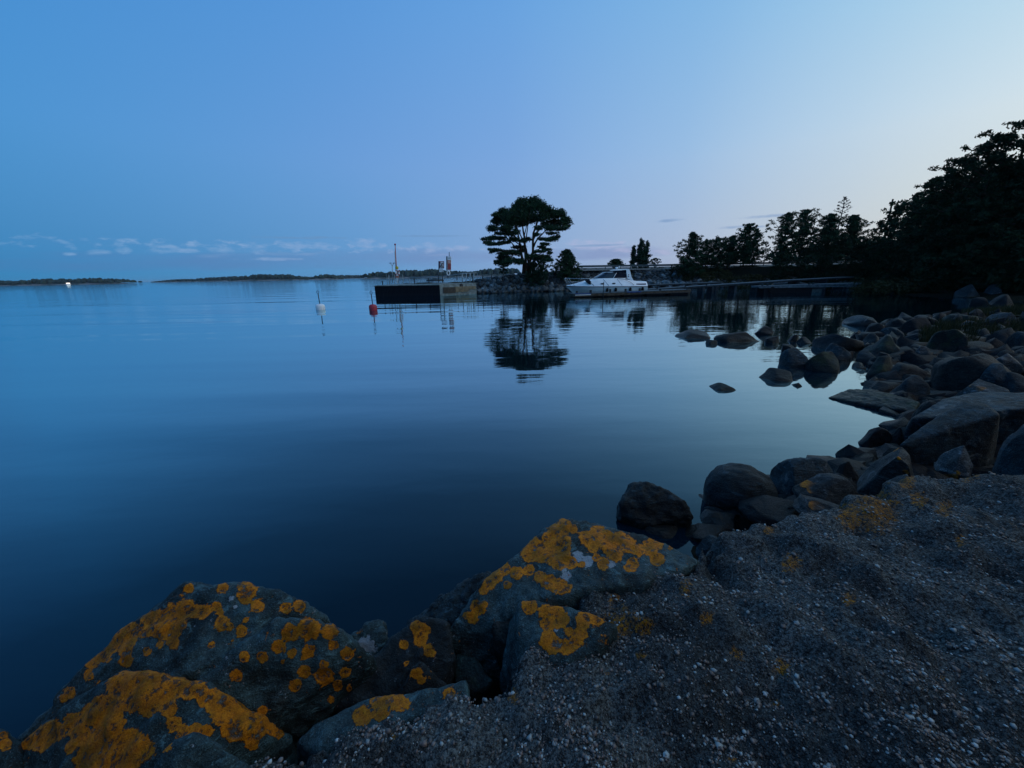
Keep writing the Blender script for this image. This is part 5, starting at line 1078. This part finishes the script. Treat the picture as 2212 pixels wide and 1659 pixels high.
def gen_tree(name, base, h, width, kind, label, mat, cat='tree', seed=0, lean=0, group=None, dens=90, leaf=.15, bare=.2, trunk_r=None, bark='bark'):
    """kind: pine (tiers of tilted boughs), cone, column, round, airy"""
    rd = random.Random(seed); e = empty(name, base, label, cat, group); cl = []; bm = bmesh.new(); tr = trunk_r or h * .016
    tp = [Vector((lean * (t_ ** 1.5) * h + rd.uniform(-.02, .02) * h * .3, rd.uniform(-.1, .1) * t_, h * .97 * t_)) for t_ in np.linspace(0, 1, 8)]
    tp[0].z = -.5; add_tube(bm, tp, [tr * (1 - .85 * i / 7) for i in range(8)], 7)
    def axis(t_): i = min(6, int(t_ * 7)); return tp[i].lerp(tp[i + 1], t_ * 7 - i)
    if kind == 'column':
        for i in range(int(h * 7)):
            t_ = (i + .5) / (h * 7); w = width / 2 * (math.sin(math.pi * (t_ * .86 + .1)) ** .55); a = rd.uniform(0, 6.28); rr = w * rd.uniform(.1, .6); c_ = axis(t_)
            cl.append((c_.x + rr * math.cos(a), c_.y + rr * math.sin(a), c_.z, w * .62, w * .62, h * .06))
    else:
        nb = {'pine': 42, 'cone': 90, 'round': 36, 'airy': 24}[kind]
        for i in range(nb):
            t_ = bare + (1 - bare) * (i + .5) / nb; c_ = axis(min(.99, t_)); u_ = (t_ - bare) / (1 - bare); a = i * 2.4 + rd.uniform(-.5, .5)
            if kind == 'pine': w = width / 2 * ((1 - u_) ** .7 if h < 7.6 else (1 - u_ ** 2.2) ** .7) * (.6 + .4 * min(1, u_ * 4)) * rd.uniform(.45, 1.35); up = .3 + .45 * u_
            elif kind == 'cone': w = width / 2 * (1 - u_) ** .6 * rd.uniform(.85, 1.2) + .12; up = .5
            elif kind == 'round': w = width / 2 * math.sqrt(max(.05, 1 - (2 * u_ - .85) ** 2 / 1.5)) * rd.uniform(.5, 1.05); up = .35 + .2 * u_
            else: w = width / 2 * math.sin(math.pi * min(1, u_ * .8 + .2)) * rd.uniform(.5, 1.1); up = .5
            tip = c_ + Vector((math.cos(a) * w, math.sin(a) * w, w * up)); mid_ = c_.lerp(tip, .5) + Vector((0, 0, -w * .06))
            add_tube(bm, [c_, mid_, tip], [tr * .35 * (1 - u_ * .6), tr * .22, tr * .08], 5)
            for s_ in ((.15, .32, .5, .68, .84, .97) if kind == 'pine' else (.35, .62, .85, 1.02) if kind != 'airy' else (.6, .85, 1.0)):
                q_ = c_.lerp(tip, s_); j = .16 * w + .1
                sz = {'pine': .205, 'cone': .22, 'round': .27, 'airy': .2}[kind] * width / 2 * rd.uniform(.7, 1.15) * (1.15 - .45 * s_)* (1 - .45 * u_)
                cl.append((q_.x + rd.uniform(-j, j), q_.y + rd.uniform(-j, j), q_.z + rd.uniform(0, .3) * sz, sz, sz, sz * {'pine': .5, 'cone': .6, 'round': .7, 'airy': .8}[kind]))
    link('trunk', bm_mesh('trunk', bm), MAT[bark], e, True)
    foliage('crown', cl, mat, e, leaf, dens); return e
def gz_at(x, y): return float(land_z(np.array([x]), np.array([y]))[0][0])
def at_px(x, ytop, Yd):
    """base and height of a tree whose top is seen at (x, ytop) and which stands at depth Yd"""
    t_ = A(x, ytop, Yd); g = gz_at(t_[0], t_[1]); return (t_[0], t_[1], g - .05), t_[2] - g
def plant(x, yt, Yd, wpx, kind, label, mat, name='pine_tree', cat='pine tree', **k):
    b_, h = at_px(x, yt, Yd); c_ = (np.array(b_) - CAM) @ FW; return gen_tree(name, b_, h, wpx / F * c_ * .93, kind, label, mat, cat, seed=int(x * 3 + yt), **k)
plant(1164, 554, 60.6, 56, 'round', 'dense dark round bush at the foot of the lone big pine', 'juniper', 'bush', 'bush', bare=.02, dens=150)
plant(1150, 570, 60.4, 44, 'round', 'low dark bush bulging left below the dense round one', 'juniper', 'bush', 'bush', bare=.02, dens=150)
plant(1224, 539, 62.2, 62, 'cone', 'young cone-shaped pine by the bow of the white cruiser', 'pine', dens=110, bare=.02)
plant(1086, 552, 60.5, 30, 'airy', 'thin birch sapling left of the lone big pine', 'leafy', 'birch_sapling', 'tree', bare=.3, dens=34, leaf=.13, bark='birch')
plant(1331, 560, 68, 30, 'cone', 'tiny dark pine peeping over the crash barrier left of the junipers', 'pine', 'pine_sapling', 'pine tree', bare=.1, leaf=.12, dens=150)
plant(1415, 557, 68, 26, 'airy', 'tiny wispy pine peeping over the crash barrier right of the junipers', 'pine', 'pine_sapling', 'pine tree', bare=.2, leaf=.12, dens=80)
plant(1386, 514, 69, 25, 'column', 'tallest of three dark columnar junipers behind the road', 'juniper', 'juniper', 'juniper', dens=190)
plant(1370, 527, 69.5, 20, 'column', 'shorter juniper on the left of the columnar three', 'juniper', 'juniper', 'juniper', dens=190)
plant(1398, 518, 69.8, 24, 'column', 'juniper on the right of the columnar three', 'juniper', 'juniper', 'juniper', dens=190)
for x, yt, Yd, w, kd, lb in ((1498, 500, 64, 88, 'pine', 'leftmost bushy pine of the clump beside the causeway'), (1530, 520, 66, 62, 'round', 'low pine second from the left in the causeway clump'), (1558, 514, 65, 62, 'round', 'middle pine of the causeway clump'),
                             (1584, 508, 66, 72, 'pine', 'pine left beside the tallest one of the causeway clump'), (1618, 481, 64.5, 88, 'pine', 'tallest pine at the right end of the causeway clump'), (1636, 492, 67, 56, 'pine', 'slim pine leaning behind the tallest one of the causeway clump')):
    plant(x, yt, Yd, w, kd, lb, 'pine', bare=.10, dens=150, leaf=.12)
for x, yt, Yd, w, kd, lb, nm, mt in ((1705, 458, 62, 84, 'pine', 'left pine of the second clump, with a notched top', 'pine_tree', 'pine'), (1745, 450, 63, 84, 'pine', 'tall pine second from the left in the second clump', 'pine_tree', 'pine'),
        (1797, 460, 61, 96, 'pine', 'broad flat-topped pine in the middle of the second clump', 'pine_tree', 'pine'), (1848, 462, 60, 100, 'pine', 'spreading pine with arching boughs right in the second clump', 'pine_tree', 'pine'),
        (1792, 512, 52, 96, 'round', 'leafy willow in front of the flat-topped pine', 'willow', 'leafy'), (1690, 545, 57, 56, 'round', 'low dark thicket bush left under the second clump', 'bush', 'leafy'), (1866, 524, 52, 70, 'round', 'dark bush right of the leafy willow', 'bush', 'leafy'),
        (1740, 556, 55, 60, 'round', 'low bush left of the leafy willow', 'bush', 'leafy')):
    plant(x, yt, Yd, w, kd, lb, mt, nm, nm.replace('_', ' '), bare=.10 if nm != 'pine_tree' else .2, dens=130, leaf=.13)
plant(1826, 419, 66, 34, 'airy', 'bare-twigged birch rising above the second clump of pines', 'twigs', 'birch_tree', 'birch', bare=.62, dens=26, leaf=.10, bark='birch')
plant(1657, 520, 70, 26, 'airy', 'faint bare bush in the gap between the two pine clumps', 'twigs', 'bush', 'bush', bare=.3, dens=14, leaf=.10, bark='birch')
# the dark wood on the right
wood = [(1905, 478, 56, 70, 'airy', 'birch with drooping twigs at the left edge of the dark wood', 'birch_tree', 'leafy'), (1945, 438, 52, 84, 'round', 'dark tree second from the left edge of the dark wood', 'oak_tree', 'leafy'),
        (1985, 412, 48, 96, 'pine', 'ragged pine with level boughs near the left of the dark wood', 'pine_tree', 'pine'), (2030, 376, 45, 120, 'pine', 'taller ragged pine reaching left over the water of the dark wood', 'pine_tree', 'pine'),
        (2075, 340, 42, 130, 'round', 'broad leafy tree in the middle of the dark wood', 'oak_tree', 'leafy'), (2120, 312, 40, 140, 'round', 'big leafy tree right of the middle of the dark wood', 'oak_tree', 'leafy'),
        (2165, 282, 37, 150, 'round', 'tall tree with rounded top knob near the right edge', 'oak_tree', 'leafy'), (2225, 262, 36, 170, 'round', 'tallest tree cut by the right edge of the view', 'oak_tree', 'leafy'),
        (2310, 230, 34, 180, 'round', 'tree just beyond the tallest one at the right edge', 'oak_tree', 'leafy'),
        (1930, 520, 46, 90, 'round', 'dark bush under the left edge of the wood', 'bush', 'leafy'), (1990, 500, 42, 110, 'round', 'wide dark bush in front of the ragged pines', 'bush', 'leafy'),
        (2060, 455, 39, 140, 'round', 'dark understorey tree below the broad leafy one', 'small_tree', 'leafy'), (2140, 430, 36, 160, 'round', 'dark understorey tree below the rounded top knob', 'small_tree', 'leafy'), (2230, 420, 33, 180, 'round', 'dark understorey tree by the right edge', 'small_tree', 'leafy'),
        (2020, 420, 60, 120, 'round', 'rear tree filling the gap behind the ragged pines', 'oak_tree', 'leafy'), (2110, 380, 55, 150, 'round', 'rear tree behind the broad leafy ones of the wood', 'oak_tree', 'leafy'), (2200, 350, 50, 180, 'round', 'rear tree behind the tallest ones of the wood', 'oak_tree', 'leafy'),
        (2020, 560, 37, 110, 'round', 'low shrub over the pale shore slabs', 'bush', 'leafy'), (2120, 545, 35, 140, 'round', 'low broad shrub over the big pale slab', 'bush', 'leafy'), (2220, 530, 32, 150, 'round', 'low shrub over the slab at the right edge', 'bush', 'leafy'),
        (1900, 560, 49, 80, 'round', 'low shrub at the landing of the jetties', 'bush', 'leafy')]
for x, yt, Yd, w, kd, lb, nm, mt in wood:
    b_, h = at_px(x, yt, Yd)
    plant(x, yt, Yd, w, kd, lb, mt, nm, nm.replace('_', ' '), bare=.05 if 'bush' in nm or 'small' in nm else .16, dens=85 if Yd < 50 else 60, leaf=.16 if Yd < 50 else .2)
# far wood behind
cl = []
for i in range(300):
    x = random.uniform(70, 150); y = random.uniform(66, 110); g = 3; cl.append((x, y, g + random.uniform(0, 1) ** .7 * (3 + (x - 70) * .12), 2.2, 2.2, 1.5))
for i in range(220):
    x = random.uniform(48, 80); y = random.uniform(28, 62)
    if math.atan2(x, y) < math.radians(46): continue
    cl.append((x, y, 2 + random.uniform(0, 4), 2.4, 2.4, 1.8))
cl2 = []  # unseen trees behind the camera, added to block low skylight for contrast
for i in range(520):
    a = math.radians(random.uniform(100, 262)); d_ = random.uniform(13, 24); cl2.append((d_ * math.sin(a), d_ * math.cos(a), random.uniform(0, 1) * (8 + d_ * .25), 1.8, 1.8, 1.3))
tag(foliage('woodland', cl2, 'leafy', None, .45, 16), 'unseen wood added inland behind the viewpoint to block low skylight', 'woodland', kind='stuff')
w_ = foliage('woodland', cl, 'leafy', None, .45, 12); tag(w_, 'dark mass of woodland behind the nearer trees on the right', 'woodland', kind='stuff')
up = A(1929, 430, 58); ub = gz_at(up[0], up[1])
e = empty('utility_pole', (up[0], up[1], ub), 'thin dark utility pole at the left edge of the dark wood', 'pole')
tube_obj('pole', [(0, 0, -.3), (0, 0, up[2] - ub)], [.13, .10], MAT['bark'], e); box_obj('crossarm', (0, 0, up[2] - ub - .4), (.7, .1, .1), MAT['bark'], e)
plant(1972, 500, 44, 46, 'airy', 'young birch with a pale trunk in front of the dark wood', 'leafy', 'birch_tree', 'birch', bare=.45, dens=40, bark='birch')
# grass and reeds
def grass(name, spots, label, hgt=.5, n=1200, mat='grass', cat='grass'):
    V, tn = [], []
    for x0_, x1_, y0_, y1_, zb_ in spots:
        for _ in range(n):
            p_ = G(random.uniform(x0_, x1_), random.uniform(y0_, y1_), zb_); g = max(gz_at(p_[0], p_[1]), -.05) if p_[1] > 3 else zb_
            if float(sdist(np.array([p_[0]]), np.array([p_[1]]))[0]) < -.3: continue
            a = random.uniform(0, 6.28); h = hgt * random.uniform(.5, 1.2); w = .010 * (1 + p_[1] * .05); l = Vector((random.uniform(-.3, .3) * h, random.uniform(-.3, .3) * h, h)); b_ = Vector((p_[0], p_[1], g - .03))
            V += [b_ + Vector((math.cos(a) * w, math.sin(a) * w, 0)), b_ - Vector((math.cos(a) * w, math.sin(a) * w, 0)), b_ + l]; tn += [random.random()] * 3
    if not V: return
    o = link(name, np_mesh(name, [tuple(v) for v in V], np.arange(len(V)).reshape(-1, 3), tn), MAT[mat]); tag(o, label, cat, kind='stuff')
grass('shore_grass', [(2020, 2110, 690, 745, .35), (2090, 2212, 690, 720, .4), (1990, 2060, 712, 740, .3)], 'tufts of dry yellowish grass between the boulders of the right shore', .42, 1500)
grass('reeds', [(2080, 2260, 664, 682, .15)], 'dark reeds fringing the far bend of the right shore', .45, 2200, 'grass', 'reeds')
cl = []
for i in range(130):
    x = random.uniform(27, 44); y = 63.5 - max(0, x - 30) * .75 + random.uniform(-.5, 3.5); cl.append((x, y, gz_at(x, y) + .3, .9, .9, .5))
tag(foliage('bank_scrub', cl, 'grass', None, .16, 60), 'low olive scrub covering the bank behind the gangway', 'scrub', kind='stuff')
cl = []
for i in range(90):
    p_ = G(random.uniform(1870, 2040), random.uniform(618, 634), .2); cl.append((p_[0], p_[1] + 1.2, max(.1, gz_at(p_[0], p_[1])) + random.uniform(.1, .9), .8, .8, .6))
tag(foliage('shore_scrub', cl, 'grass', None, .15, 60), 'olive reeds and scrub on the bank right of the jetties', 'scrub', kind='stuff')
cl = []
for i in range(70):
    x = random.uniform(11, 40); y = 65.6 + (x - 11) * .1 + random.uniform(-1.2, .2); cl.append((x, y - max(0, x - 34) * .3, gz_at(x, y) + .1, .7, .5, .22))
tag(foliage('verge_grass', cl, 'grass', None, .12, 60), 'thin rough grass along the top of the stone bank below the road', 'grass', kind='stuff')

# ------------------------------------------------------------------ evening air: closed box round the whole scene
bm = bmesh.new(); add_box(bm, (0, 4500, 11), (18400, 15400, 26)); hz = bm_mesh('haze', bm)
hm = bpy.data.materials.new('evening_air'); hm.use_nodes = True; hn = hm.node_tree.nodes; hn.remove(hn['Principled BSDF'])
pv = hn.new('ShaderNodeVolumePrincipled'); pv.inputs['Color'].default_value = (.8, .88, 1, 1); pv.inputs['Density'].default_value = .00006; pv.inputs['Anisotropy'].default_value = .0
hm.node_tree.links.new(pv.outputs[0], hn['Material Output'].inputs['Volume'])
tag(link('haze', hz, hm), kind='stuff')
